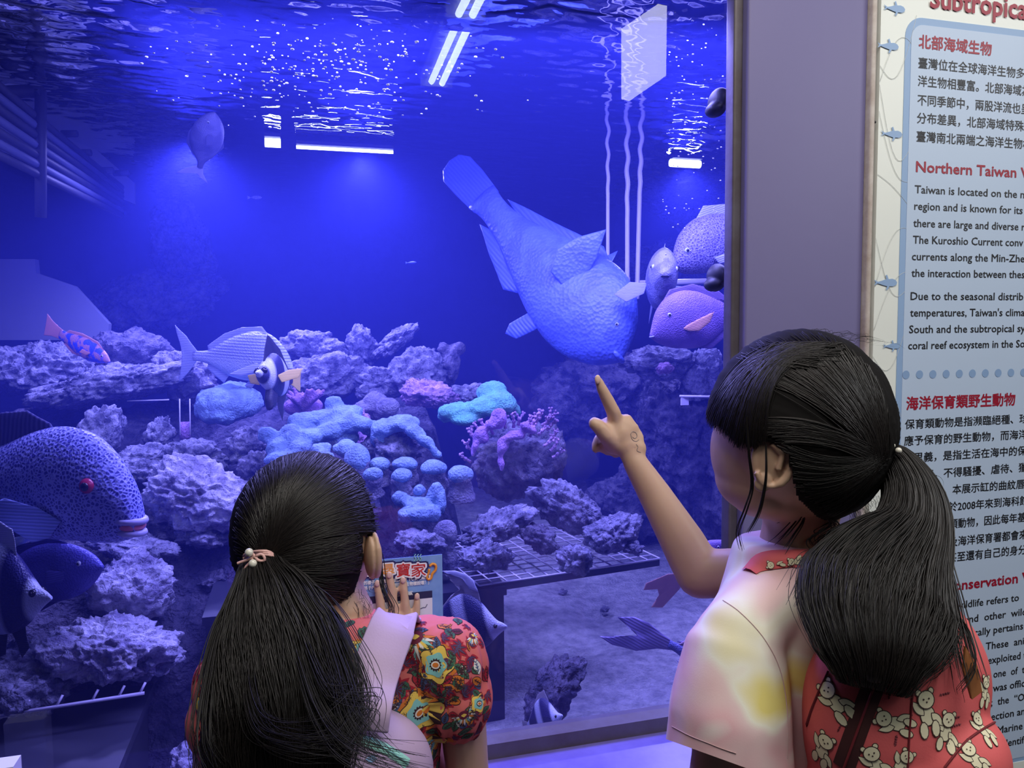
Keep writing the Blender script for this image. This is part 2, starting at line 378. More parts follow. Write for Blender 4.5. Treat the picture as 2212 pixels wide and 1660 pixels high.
def rock_mesh(cx, cy, rx, ry, t, seed, rot=0, dz=.85, rough=1.0, big=None):
    c = P(cx, cy, t); sx, sy = rx * t / F_PX, ry * t / F_PX
    A = Matrix.Rotation(R(-rot), 3, Vector((0, 1, 0)))
    rnd = random.Random(seed); off = Vector((rnd.uniform(-50, 50), rnd.uniform(-50, 50), rnd.uniform(-50, 50)))
    vs0, fs = ICO6 if big else (ICO5 if max(rx, ry) > 34 else ICO4)
    ax = Vector((sx, max(sx, sy) * dz, sy)); vs = []; s0 = (sx + sy) * .5
    for v in vs0:
        q = Vector((v.x * ax.x, v.y * ax.y, v.z * ax.z))
        w_ = q / s0
        d = 1.06 + rough * (.34 * noise.noise(w_ * 1.1 + off) + .20 * noise.noise(w_ * 2.6 + off) - .20 * abs(noise.noise(w_ * 2.2 - off)) - .16 * abs(noise.noise(w_ * 5 + off)) + .07 * noise.noise(w_ * 11 + off))
        hh = noise.noise(q * 70 + off) * .5 + noise.noise(q * 150 + off) * .3 - abs(noise.noise(q * 34 + off)) * .9
        q = A @ q; nrm = (A @ v).normalized()
        vs.append(c + q * d + nrm * (.015 * rough * hh * min(1, s0 / .05)))
    return vs, fs
def rock(label, cx, cy, rx, ry, t=None, seed=None, rot=0, m=None, group=None, dz=.85, rough=1.0, name='reef_rock', cat='rock', big=None):
    t = t or DEP(cy)
    vs, fs = rock_mesh(cx, cy, rx, ry, t, seed if seed is not None else int(cx * 7 + cy), rot, dz, rough, big)
    o = MB().add(vs, fs).build(name, m or m_rock); return tag(o, label, cat, group)

# the heap everything rests on
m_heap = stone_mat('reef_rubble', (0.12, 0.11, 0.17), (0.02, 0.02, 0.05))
mb = MB(); vs = []; nx, ny = 260, 150
X0, X1, Y0, Y1 = -2.5, 1.15, .30, 3.2
for j in range(ny + 1):
    for i in range(nx + 1):
        x = X0 + (X1 - X0) * i / nx; y = Y0 + (Y1 - Y0) * j / ny
        e = .25 * noise.noise(Vector((x * 1.3, y * 1.3, 0)))
        h = float(np.interp(y + e * .5, [.54, .60, .9, 1.27, 1.7, 2.2, 3.2], [.30, .50, .74, .88, 1.02, .8, .6]))
        edge = float(np.interp(x + e, [.36 + .12 * max(0, y - 1), .46 + .2 * max(0, y - 1)], [1, 0]))
        h = TZ0 + (h - TZ0) * edge
        h += .05 * noise.fractal(Vector((x * 5, y * 5, 1)), 1, 2, 5) * (1 if h > .4 else .1)
        h += .018 * abs(noise.noise(Vector((x * 28, y * 28, 2)))) * (1 if h > .4 else 0)
        vs.append((x, y, h - .01))
mb.add(vs, [(j * (nx + 1) + i, j * (nx + 1) + i + 1, (j + 1) * (nx + 1) + i + 1, (j + 1) * (nx + 1) + i) for j in range(ny) for i in range(nx)])
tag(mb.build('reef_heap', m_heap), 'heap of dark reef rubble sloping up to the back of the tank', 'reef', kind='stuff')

RK = [
 ('pale rounded rock at the left edge of the tank below the small orange fish', 95, 800, 130, 58, None, 0, 1),
 ('dark domed rock right behind the small orange and blue fish', 262, 768, 90, 52, 2.85, 8, 0),
 ('long flat slab rock running from the left edge below the domed rock', 262, 828, 175, 36, 2.55, 10, 1),
 ('craggy rock under the tail of the striped silver fish', 402, 818, 72, 48, 2.6, -22, 1),
 ('rock mass far back with pale glints, left of the open blue water', 330, 655, 130, 62, 4.05, 15, 1),
 ('upper faint rock on the back wall, left of the lamp reflection', 395, 530, 62, 95, 4.1, 10, 1),
 ('upright tapering rock in the middle of the left reef', 212, 945, 45, 82, 2.25, -25, 1),
 ('small stacked rock between the upright rock and the clear plastic pipe', 342, 945, 28, 46, 2.3, -15, 1),
 ('thin shard rock lying behind the large boulder', 320, 990, 85, 26, 2.2, 5, 1),
 ('knobbly rock just left of the blue lobed coral, below the clear pipe', 425, 985, 68, 36, 2.15, -10, 1),
 ('large pale pitted boulder left of the smaller child', 428, 1075, 122, 70, 1.98, -18, 2),
 ('small rock tucked above the left end of the large pitted boulder', 300, 1018, 45, 24, 2.05, 0, 1),
 ('small pale rock below the blue plate coral', 540, 962, 50, 42, 2.2, 0, 1),
 ('rough rock touching the left of the smaller child\'s hair', 562, 1012, 48, 40, 2.1, 10, 1),
 ('rock ledge just below the spotted fish', 285, 1178, 85, 30, 1.85, -15, 1),
 ('pale hollowed rock below the spotted fish, above the white grate', 290, 1270, 82, 72, 1.75, -20, 2),
 ('big boulder with a purple tint above the long front rail', 245, 1400, 125, 62, 1.62, -12, 2),
 ('craggy rock at the lower left corner above the rail', 55, 1470, 100, 68, 1.55, -8, 1),
 ('small crumbly rock on the right end of the front rail', 330, 1432, 48, 30, 1.62, 10, 1),
 ('dark low rock left of the smaller child\'s hair tie', 470, 1248, 55, 20, 1.95, 8, 0),
 ('small rock below the large pitted boulder', 450, 1155, 70, 26, 1.95, -6, 1),
 ('bright topped rounded rock right of the black and white front-facing fish', 676, 752, 64, 38, 2.9, -8, 1),
 ('pointed rock with a pinkish top in the centre back of the reef', 778, 752, 38, 42, 2.95, 0, 1),
 ('flat slab rock tilted up to the right at the reef crest', 852, 738, 56, 20, 2.95, 36, 1),
 ('wide crumbly rock below the bright topped rock', 700, 812, 82, 48, 2.7, 5, 1),
 ('rounded grey rock in the middle of the reef slope', 824, 830, 62, 40, 2.65, 0, 1),
 ('lumpy rock below the two-knobbed rock', 905, 808, 62, 50, 2.62, 0, 1),
 ('small round rock left of the two-knobbed rock', 916, 768, 26, 20, 2.75, 0, 1),
 ('ragged rock right of the purple ridge', 1010, 852, 48, 24, 2.55, 8, 1),
 ('pinkish lump of rock among the lobed blue coral', 762, 952, 34, 30, 2.3, 0, 3),
 ('warm coloured lump of rock behind the lobed blue coral', 775, 905, 26, 20, 2.35, 0, 3),
 ('rough rock under the broad blue coral cap', 852, 965, 66, 48, 2.2, 0, 1),
 ('dark boulder carrying the purple branching coral', 1105, 992, 92, 84, 2.2, 0, 0),
 ('dark craggy rock on the right of the purple branching coral', 1182, 985, 34, 70, 2.25, 0, 0),
 ('long hairy topped rock rising behind the open grid', 1068, 1138, 80, 30, 1.98, 24, 1),
 ('flat topped rock at the left of the open grid', 1054, 1202, 52, 30, 1.82, 0, 1),
 ('rough rock just above the blue paper flyer', 905, 1178, 54, 30, 1.85, -10, 1),
 ('dark rock behind the flat topped rock', 1165, 1165, 48, 28, 1.95, -30, 0),
 ('broad ridge of rock descending to the right behind the grid', 1228, 1098, 88, 46, 2.05, -28, 1),
 ('angular rock at the right end of the grid', 1325, 1152, 62, 38, 1.95, 8, 1),
 ('two-lobed rock sitting on the middle of the grid', 1243, 1210, 44, 30, 1.84, -20, 1),
 ('small stone at the far right end of the grid', 1368, 1184, 24, 14, 1.92, 0, 1),
 ('flat bed of rocks under the purple fish at the right', 1420, 782, 76, 34, 2.95, 0, 1),
 ('dark boulder near the pillar under the purple fish', 1515, 812, 56, 58, 3.0, 0, 1),
 ('small pale pink stone left of the boulder near the pillar', 1436, 796, 20, 13, 2.5, 0, 3),
 ('rough slab leaning up from the sand below the grid', 1192, 1492, 32, 84, 1.72, -40, 0),
 ('lumpy pale blue rock at the bottom edge left of the smaller child', 408, 1640, 42, 32, 1.55, 0, 2),
]
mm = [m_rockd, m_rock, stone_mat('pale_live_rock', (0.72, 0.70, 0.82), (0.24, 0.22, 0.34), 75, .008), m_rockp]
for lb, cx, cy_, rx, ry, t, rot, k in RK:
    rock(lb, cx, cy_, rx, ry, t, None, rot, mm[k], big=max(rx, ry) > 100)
# two-knobbed rock and purple ridge, each one piece
mb = MB()
for a in ((972, 788, 24, 42), (957, 752, 14, 13), (990, 752, 20, 15)):
    mb.add(*rock_mesh(*a, 2.7, a[0]))
o = mb.build('reef_rock', m_rockd); remesh(o, .006, 1); tag(o, 'rock with two knobs standing at the right of the reef crest', 'rock')
rock('purple encrusted ridge in the middle of the reef, right of the brown dome', 925, 852, 64, 28, 2.5, 77, -8, m_rockp)

# ---- corals
def coral_mat(name, c, c2, bs=190, bd=.010):
    return mat(name, c, .95, bump=(bs, 1.0, bd), vary=(22, c2))
m_cb = coral_mat('blue_coral', (0.36, 0.56, 0.80), (0.20, 0.30, 0.52))
m_ct = coral_mat('teal_coral', (0.22, 0.74, 0.55), (0.18, 0.48, 0.46))
m_cbr = coral_mat('brown_grey_coral', (0.36, 0.35, 0.46), (0.16, 0.15, 0.26))
m_cp = coral_mat('purple_coral', (0.66, 0.36, 0.80), (0.32, 0.18, 0.48))
def blobs(name, label, bl, m, vox=.006, sm=5, jit=.05, cat='coral'):
    mb = MB()
    for b in bl:
        px, py, t, rx = b[:4]; ry = b[4] if len(b) > 4 else rx; rot = b[5] if len(b) > 5 else 0
        s = t / F_PX; M = Matrix.Rotation(R(-rot), 3, 'Y')
        mb.ell(P(px, py, t), (rx * s, max(rx, ry) * s * .95, ry * s), M, 22, 14)
    o = mb.build(name, m); remesh(o, vox, sm)
    displace(o, lambda q, n: q + n * (.007 * noise.noise(q * 26) + .0042 * noise.noise(q * 70) + .002 * noise.noise(q * 150)))
    return tag(o, label, cat)
blobs('lobed_coral', 'sprawling blue lobed soft coral with finger-like lumps in the reef centre', [
 (577, 940, 2.1, 20, 17), (598, 968, 2.08, 24, 22), (606, 990, 2.05, 36, 18, 5), (628, 948, 2.12, 27, 33, -25), (650, 968, 2.08, 25, 20), (668, 945, 2.12, 28, 20), (645, 912, 2.2, 26, 18),
 (690, 905, 2.2, 34, 20, 10), (712, 932, 2.15, 30, 20), (720, 875, 2.25, 20, 18), (745, 892, 2.22, 40, 18), (748, 915, 2.18, 36, 24), (780, 915, 2.18, 30, 18, -15), (745, 970, 2.08, 24, 18),
 (692, 972, 2.05, 22, 16), (703, 990, 2.02, 24, 16), (670, 1005, 2.02, 20, 14), (620, 1010, 2.04, 34, 18), (660, 930, 2.2, 40, 40), (725, 945, 2.2, 50, 30), (800, 925, 2.2, 24, 16)], m_cb, .0055, 4)
blobs('dome_coral', 'smooth grey-brown double humped coral behind the lobed blue coral', [(812, 866, 2.42, 24, 20), (838, 880, 2.38, 26, 22), (790, 882, 2.42, 30, 14), (835, 895, 2.42, 30, 20)], m_cbr)
blobs('plate_coral', 'light blue bowl shaped coral left of the black and white front-facing fish', [(492, 872, 2.35, 66, 38, -5), (452, 858, 2.38, 22, 18), (440, 880, 2.38, 22, 26), (498, 845, 2.4, 44, 18, 8), (530, 870, 2.36, 36, 34), (480, 895, 2.32, 46, 22)], m_cb)
blobs('leather_coral', 'teal green leather coral draped over a rock, right of centre', [(1062, 848, 2.35, 34, 24, 12), (1080, 870, 2.33, 42, 26, -20), (1040, 882, 2.3, 44, 20), (985, 888, 2.3, 40, 18), (1005, 905, 2.28, 36, 14), (1108, 885, 2.35, 18, 18), (960, 898, 2.32, 18, 16)], m_ct)
blobs('leather_coral', 'broad blue capped coral below the teal coral, sweeping down to the right', [(832, 925, 2.15, 34, 18, 8), (870, 915, 2.15, 40, 17), (896, 932, 2.12, 28, 16, -30), (920, 955, 2.1, 26, 13, -35), (942, 978, 2.08, 18, 9, -50), (815, 945, 2.15, 16, 24)], m_cb)
blobs('knobbed_coral', 'pale blue saddle shaped coral below the round coral caps', [(862, 1078, 1.95, 17, 17), (900, 1085, 1.94, 34, 12), (940, 1062, 1.95, 14, 18, -20), (952, 1085, 1.95, 12, 26), (905, 1108, 1.9, 44, 16, 3), (880, 1120, 1.9, 20, 12), (935, 1112, 1.9, 22, 16)], m_cb, .005, 4)
DOM = [('leftmost round coral cap, beside the smaller child\'s crown', 772, 988, 28, 32, 2.02), ('round coral cap right of the smaller child\'s crown, lower of two', 805, 1022, 22, 17, 1.98),
 ('small round coral cap behind the two left caps', 820, 1000, 22, 16, 2.05), ('wide low coral cap in the middle of the cap group', 875, 998, 28, 15, 2.04), ('round coral cap in front of the wide low cap', 867, 1024, 23, 16, 1.98),
 ('ruffled coral cap, second from the right of the cap group', 938, 1008, 28, 17, 2.02), ('rightmost big round coral cap of the cap group', 994, 1022, 29, 20, 2.0), ('small single ball coral above the saddle shaped coral', 906, 1055, 14, 13, 1.95),
 ('dark round coral head below the saddle shaped coral', 962, 1148, 27, 28, 1.88)]
for lb, x, y, rx, ry, t in DOM:
    r_ = empty('mushroom_coral', P(x, y + ry * 2.4, t)); tag(r_, lb, 'coral', 'round coral caps below the lobed coral')
    mb = MB(); s = t / F_PX; mb.ell(P(x, y + 4, t), (rx * s, rx * s * .95, ry * s), None, 30, 18)
    cp = mb.build('coral_cap', m_cbr if 'dark' in lb else m_cb)
    displace(cp, lambda q, n: q + n * (.004 * noise.noise(q * 26) + .002 * noise.noise(q * 80)))
    keep(cp, r_)
    mb = MB(); mb.tube([P(x, y + 6, t), P(x, y + ry * 1.6, t + .01), P(x + 2, y + ry * 2.8, t + .02)], [rx * s * .84, rx * s * .86, rx * s * 1.15], 30); st_ = mb.build('coral_stalk', m_cbr); remesh(st_, .004, 2); displace(st_, lambda q, n: q + n * (.007 * noise.noise(q * 34) + .003 * noise.noise(q * 90))); keep(st_, r_)
# purple branching coral
def twig(mb, p, d, L, r, depth, rnd):
    q = p + d * L; mb.tube([p, (p + q) / 2 + Vector((rnd.uniform(-.1, .1), rnd.uniform(-.1, .1), rnd.uniform(-.1, .1))) * L, q], [r, r * .8, r * .75], 5)
    mb.ell(q, r * 1.25, nu=6, nv=4)
    if depth:
        for _ in range(2 if rnd.random() < .8 else 3):
            nd = (d + Vector((rnd.uniform(-1, 1), rnd.uniform(-.6, .6), rnd.uniform(-.3, 1))) * .8).normalized(); twig(mb, q, nd, L * .72, r * .72, depth - 1, rnd)
r_ = empty('branching_coral', P(1100, 1010, 2.15)); tag(r_, 'purple branching coral with stubby twigs and smooth purple folds', 'coral')
rnd = random.Random(3); mb = MB()
for px, py in [(1005, 985), (1010, 960), (1018, 935), (1032, 925), (1046, 918), (1060, 925), (1075, 905), (1090, 912), (1110, 910), (1122, 905), (1140, 912), (1150, 905), (1165, 900), (1180, 905), (1192, 915), (1198, 940), (1200, 960), (1190, 895), (1170, 925), (1150, 930), (1205, 975), (1185, 950)]:
    d = (CR * ((px - 1105) / 110) + CU * rnd.uniform(.4, 1.1) - CF * .3).normalized()
    twig(mb, P(px - (px - 1105) * .12, py + 14, 2.1), d, .018, .0052, 2, rnd)
keep(mb.build('coral_twigs', m_rockp), r_); r_.children[-1]['kind'] = 'stuff'
mb = MB()
for px, py, rx, ry, rot in [(1078, 905, 20, 22, 0), (1040, 940, 14, 20, 20), (1025, 965, 8, 24, -10), (1100, 945, 24, 12, 30), (1085, 965, 12, 26, -10), (1140, 925, 22, 9, -35), (1120, 940, 14, 12, 0), (1083, 1000, 6, 20, 0), (1062, 920, 12, 10, 0)]:
    s = 2.06 / F_PX; mb.ell(P(px, py, 2.08), (rx * s, .02, ry * s), Matrix.Rotation(R(-rot), 3, 'Y'), 16, 10)
o = mb.build('coral_fold', m_cp); remesh(o, .005, 4)
displace(o, lambda q, n: q + n * .008 * noise.noise(q * 40))
keep(o, r_)
# magenta knobby sponge
mb = MB(); rnd = random.Random(8); s = 2.3 / F_PX
mb.ell(P(655, 878, 2.4), (44 * s, 30 * s, 24 * s))
for k in range(16):
    mb.capsule(P(655, 880, 2.36), P(655 + rnd.uniform(-40, 44), 848 + rnd.uniform(-8, 14), 2.32 + rnd.uniform(-.02, .05)), .014, .006, 8)
o = mb.build('knobby_sponge', m_cp); remesh(o, .005, 3); tag(o, 'magenta knobby sponge behind the lobed blue coral', 'sponge')
# pale leather corals at the left edge, behind the spotted fish
blobs('toadstool_coral', 'pale turquoise coral dome behind the back fin of the spotted fish', [(20, 982, 1.72, 90, 50, -8), (88, 968, 1.75, 36, 20, -18)], mat('pale_turquoise_coral', (0.62, 0.86, 0.86), .85, bump=(160, .4, .002)), .006, 6)
blobs('toadstool_coral', 'pale turquoise coral dome below the chin fin of the spotted fish', [(20, 1140, 1.7, 60, 42, 0)], mat('pale_turquoise_coral', (0.6, 0.8, 0.8), .85), .006, 6)

# ---- plastic grids, rails and pipes
m_pvc = mat('white_plastic', (0.72, 0.68, 0.80), .4)
m_dk = mat('dark_plastic', (0.03, 0.03, 0.05), .6)
gz = PZ(1230, 1236, .66).z
def grid(name, label, A, ex, ey, n, k, pitch, r, m, dropf=0.05):
    root = empty(name, A); tag(root, label, 'grid')
    for i in range(n + 1):
        a = A + ex * (i * pitch); o = MB().tube([a, a + ey * (k * pitch)], r, 5).build('bar', m); keep(o, root)
    for j in range(k + 1):
        a = A + ey * (j * pitch); o = MB().tube([a, a + ex * (n * pitch)], r, 5).build('bar', m); keep(o, root)
    return root
A = PZ(1035, 1266, gz); B = PZ(1425, 1207, gz)
ex = (B - A).normalized(); ey = Vector((-ex.y, ex.x, 0)); n_ = round((B - A).length / .036)
grid('plastic_grid', 'white plastic grid shelf under the rocks in front of the sand', A, ex, ey, n_, 12, (B - A).length / n_, .0022, m_pvc)
C_ = PZ(395, 1325, PZ(350, 1430, .62).z); 
A2 = P(352, 1432, 1.62); B2 = P(392, 1322, 1.95); exx = (B2 - A2).normalized()
grid('plastic_grid', 'ribbed white plastic grate at the right end of the left shelf', A2, exx, Vector((-.98, .1, -.02)), 10, 2, (B2 - A2).length / 10, .003, m_pvc)
tag(MB().tube([A2 + Vector((.004, 0, -.01)), B2 + Vector((.004, 0, -.01))], .010, 8, flat=1.8).build('shelf_rail', m_pvc), 'pale rail along the edge of the ribbed grate', 'rail')
o = MB(); a, b = P(-60, 1556, 1.44), P(312, 1498, 1.54); o.tube([a, b], .0036, 8)
root = empty('front_rail', a); tag(root, 'long thin pink-white rail along the front of the left shelf', 'rail'); keep(o.build('bar', m_pvc), root)
for f in (.28, .47, .68, .84, .97):
    q = a.lerp(b, f); keep(MB().tube([q, q + Vector((.01, .01, .018))], .0025, 6).build('clip', m_pvc), root)
m_knob = mat('black_rubber', (.015, .015, .03), .5)
for k, (x, y) in enumerate(((1552, 218), (1549, 596))):
    mb = MB(); c_ = PY(x, y, .05); mb.ell(c_, (.014, .03, .022)); mb.ell(c_ - Vector((.006, 0, .016)), (.016, .025, .013)); o = mb.build('rubber_knob', m_knob); remesh(o, .002, 3)
    tag(o, ('upper', 'lower')[k] + ' black rubber knob on the inner glass edge by the pillar', 'knob', 'rubber knobs by the pillar')
bx = lambda name, label, cat, a, b, m: tag(MB().box(a, b).build(name, m, None, False), label, cat)
# dark stands below the two shelves
def stand(name, label, p0, p1, y0, y1, ztop):
    x0, x1 = p0.x, p1.x
    root = empty(name, (x0, y0, TZ0 + .02)); tag(root, label, 'stand')
    keep(MB().box((x0, y0, ztop - .02), (x1, y1, ztop)).build('stand_top', m_dk, None, False), root)
    keep(MB().box((x0 + .005, y0 + .01, TZ0 + .01), (x1 - .005, y0 + .03, ztop - .02)).build('stand_panel', m_dk, None, False), root)
    keep(MB().box((x1 - .03, y0 + .03, TZ0 + .01), (x1 - .01, y1, ztop - .02)).build('stand_side', m_dk, None, False), root)
pz = gz
stand('shelf_stand', 'dark stand holding up the rocks to the left of the open sand', Vector((A.x - .62, 0, 0)), PZ(1118, 1290, gz), A.y - .005, A.y + .35, gz - .008)
a3 = P(312, 1504, 1.60)
stand('shelf_stand', 'dark stand under the left rocks below the front rail', Vector((-1.3, 0, 0)), a3, .26, .7, a3.z - .02)
mb = MB(); e2 = ex * .012
mb.box((0, 0, -.02), ((B - A).length, .01, -.004), M=Matrix.Translation(A) @ Matrix(((ex.x, ey.x, 0, 0), (ex.y, ey.y, 0, 0), (0, 0, 1, 0), (0, 0, 0, 1))))
tag(mb.build('shelf_rail', m_dk, None, False), 'dark beam along the front of the white grid shelf', 'rail')
# vertical pipes, faintly wavy higher up
for k, (x, lb) in enumerate(((1312, 'leftmost of the three vertical pale pipes'), (1354, 'middle one of the three vertical pale pipes'), (1382, 'rightmost of the three vertical pale pipes'))):
    pts = []
    for i in range(60):
        f = i / 59; py = 168 + f * (490 - k * 6 + (80 if k == 1 else 0)); wv_ = max(0, 1 - f * 1.8)
        pts.append(P(x + (1 if k < 2 else 12 * (1 - f) - 6) + 5 * wv_ * math.sin(f * 60 + k * 2), py, 2.55))
    tag(MB().tube(pts, .0075 if k else .006, 10).build('vertical_pipe', m_pvc), lb + ' at the right of the tank', 'pipe', 'vertical pipes at the right of the tank')
tag(MB().tube([P(1352, 600, 2.6), P(1352, 690, 2.58)], .014, 12).build('pipe_sleeve', m_pvc), 'thicker pale sleeve on the lower end of the middle pipe', 'pipe')
tag(MB().tube([P(1376, 612, 2.62), P(1590, 606, 2.7)], .010, 10).build('cross_pipe', m_pvc), 'horizontal pale pipe behind the fish at the right', 'pipe')
root = empty('plastic_bracket', P(1500, 857, 2.2)); tag(root, 'white ribbed plastic bracket beside the taller child\'s fringe', 'bracket')
for k in range(2): keep(MB().tube([P(1468, 856 + 0 * k, 2.2 + .05 * k), P(1560, 858, 2.2 + .05 * k)], .0035, 6).build('bar', m_pvc), root)
for k in range(5): keep(MB().tube([P(1470 + k * 20, 857, 2.2), P(1474 + k * 20, 856, 2.25)], .003, 6).build('bar', m_pvc), root)
keep(MB().box(P(1472, 876, 2.2), P(1486, 858, 2.21)).build('bracket_foot', m_pvc, None, False), root)
# clear pipe stub in the left reef
r_ = empty('clear_pipe', P(400, 950, 2.3)); tag(r_, 'short clear plastic pipe standing in the left reef', 'pipe')
keep(MB().tube([P(400, 950, 2.3), P(400, 912, 2.3)], .016, 16).build('pipe_cup', m_cp), r_)
for x in (389, 411): keep(MB().tube([P(x, 940, 2.28), P(x - 1, 862, 2.28)], .0018, 6).build('strut', m_pvc), r_)
tag(MB().tube([P(275, 867, 2.4), P(365, 864, 2.4)], .0022, 6).build('cross_bar', m_pvc), 'thin pale bar across the dark hollow in the left reef', 'bar')
# bars and panels in the tank, added for the room mirrored in the glass
m_pg = mat('reflection_bar_grey', (0.10, 0.11, 0.2), .6)
root = empty('reflection_rack', P(90, 400, 2.3)); tag(root, 'dark parallel bars added in the tank for a room reflection, high at the left', 'reflection bars')
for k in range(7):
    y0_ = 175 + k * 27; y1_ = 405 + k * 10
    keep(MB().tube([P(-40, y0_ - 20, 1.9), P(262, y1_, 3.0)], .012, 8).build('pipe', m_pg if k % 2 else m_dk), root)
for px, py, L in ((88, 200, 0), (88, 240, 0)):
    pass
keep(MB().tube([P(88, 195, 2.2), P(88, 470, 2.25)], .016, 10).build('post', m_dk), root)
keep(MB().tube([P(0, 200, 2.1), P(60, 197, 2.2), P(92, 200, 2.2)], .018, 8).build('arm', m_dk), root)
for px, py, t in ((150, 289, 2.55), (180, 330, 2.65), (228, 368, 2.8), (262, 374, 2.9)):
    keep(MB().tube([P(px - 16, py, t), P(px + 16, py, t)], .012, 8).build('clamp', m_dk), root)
m_gp = mat('reflection_panel', (0.30, 0.31, 0.40), .6)  # grey shared by the two shapes added for room reflections
tag(MB().slab([P(-60, 90, 2.3), P(290, 395, 3.3), P(290, 440, 3.3), P(-60, 300, 2.3)], Vector((0, .03, 0))).build('reflection_beam', m_gp, None, False), 'pale grey slab added for a slanting room reflection behind the dark bars', 'beam')
tag(MB().slab([P(-40, 560, 3.0), P(75, 560, 3.0), P(78, 590, 3.0), P(160, 618, 3.0), P(235, 700, 3.0), P(232, 735, 3.0), P(-40, 735, 3.0)], Vector((0, .05, 0))).build('reflection_panel', m_gp, None, False), 'pale grey panel added for a room reflection, behind the small orange fish', 'panel')
# lamp fixtures at the surface: they light the tank and mirror in the ripples
m_em = bpy.data.materials.new('lamp_glow'); m_em.use_nodes = True
b_ = m_em.node_tree.nodes['Principled BSDF']; b_.inputs['Emission Color'].default_value = (.75, .8, 1, 1); b_.inputs['Emission Strength'].default_value = 7; b_.inputs['Base Color'].default_value = (0, 0, 0, 1)
def lampbar(label, p0, p1, r, w2=None):
    root = empty('tank_light', (p0 + p1) / 2); tag(root, label, 'lamp')
    d = (p1 - p0)
    keep(MB().tube([p0, p1], r, 8).build('tube', m_em), root)
    keep(MB().box(Vector((p0.x, p0.y - .03, p0.z + r)), Vector((p1.x, p1.y + .03, p0.z + r + .012))).build('housing', m_dk, None, False), root)
zl = TZ1 - .035
def onz(px, py): return PZ(px, py, zl)
p0 = onz(640, 318); p1 = Vector((onz(855, 318).x, p0.y, zl)); lampbar('thin bright lamp bar at the water surface, centre left', p0, p1, .006)
p0 = onz(572, 308); p1 = Vector((onz(606, 308).x, p0.y, zl)); lampbar('short very bright lamp at the left end of the thin lamp bar', p0, p1, .016)
p0 = onz(1448, 352); p1 = Vector((onz(1520, 352).x, p0.y, zl)); lampbar('bright lamp at the water surface near the pillar', p0, p1, .016)
mb = MB(); rnd = random.Random(21)  # white beads added to stand for the glitter around the lamps
for k in range(330):
    px, py = 700 + rnd.gauss(0, 150), 150 + rnd.gauss(0, 55)
    if not (250 < px < 1150 and 30 < py < 300): continue
    r = rnd.choice([.0010, .0013, .0016, .0022]); q = P(px, py, rnd.uniform(1.35, 1.75))
    if q.z < TZ1 - .03: mb.ell(q, (r * rnd.uniform(1, 1.8), r, r), None, 6, 4)
for k in range(260):
    px, py = rnd.uniform(1430, 1562), rnd.uniform(20, 560); q = P(px, py, rnd.uniform(1.5, 1.8)); r = rnd.choice([.0010, .0014])
    if q.z < TZ1 - .03 and rnd.random() < .5: mb.ell(q, (r * 1.6, r, r), None, 6, 4)
tag(mb.build('glitter_beads', mat('glitter_white', (.9, .92, 1), .2)), 'scatter of tiny added glitter bubbles below the water surface', 'sparkles', kind='stuff')
# two stones on the sand
for lb, px, py, rx, ry in (('small dark stone on the far part of the sand', 1215, 1281, 12, 7), ('small round stone on the sand above the forked tail', 1306, 1317, 12, 6)):
    q = PZ(px, py, TZ0 + .035); rock(lb, px, py, rx, ry, (q - CAMLOC).dot(CF), 5, 0, m_rock, name='pebble', cat='pebble')
# dark rock bank at the right end of the tank
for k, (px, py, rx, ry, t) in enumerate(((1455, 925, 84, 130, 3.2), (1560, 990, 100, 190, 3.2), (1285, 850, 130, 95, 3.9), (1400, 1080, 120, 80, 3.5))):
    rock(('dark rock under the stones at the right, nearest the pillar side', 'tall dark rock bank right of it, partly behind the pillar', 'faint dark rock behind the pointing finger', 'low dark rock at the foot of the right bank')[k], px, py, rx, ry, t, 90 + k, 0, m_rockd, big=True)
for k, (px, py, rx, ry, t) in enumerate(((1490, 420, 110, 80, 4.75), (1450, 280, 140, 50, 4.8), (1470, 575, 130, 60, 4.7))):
    rock(('bright rough rock wall behind the pipes', 'upper rock wall behind the lamp near the pillar', 'lower rock wall behind the spotted fish by the pillar')[k], px, py, rx, ry, t, 70 + k, 0, m_rock, big=True)
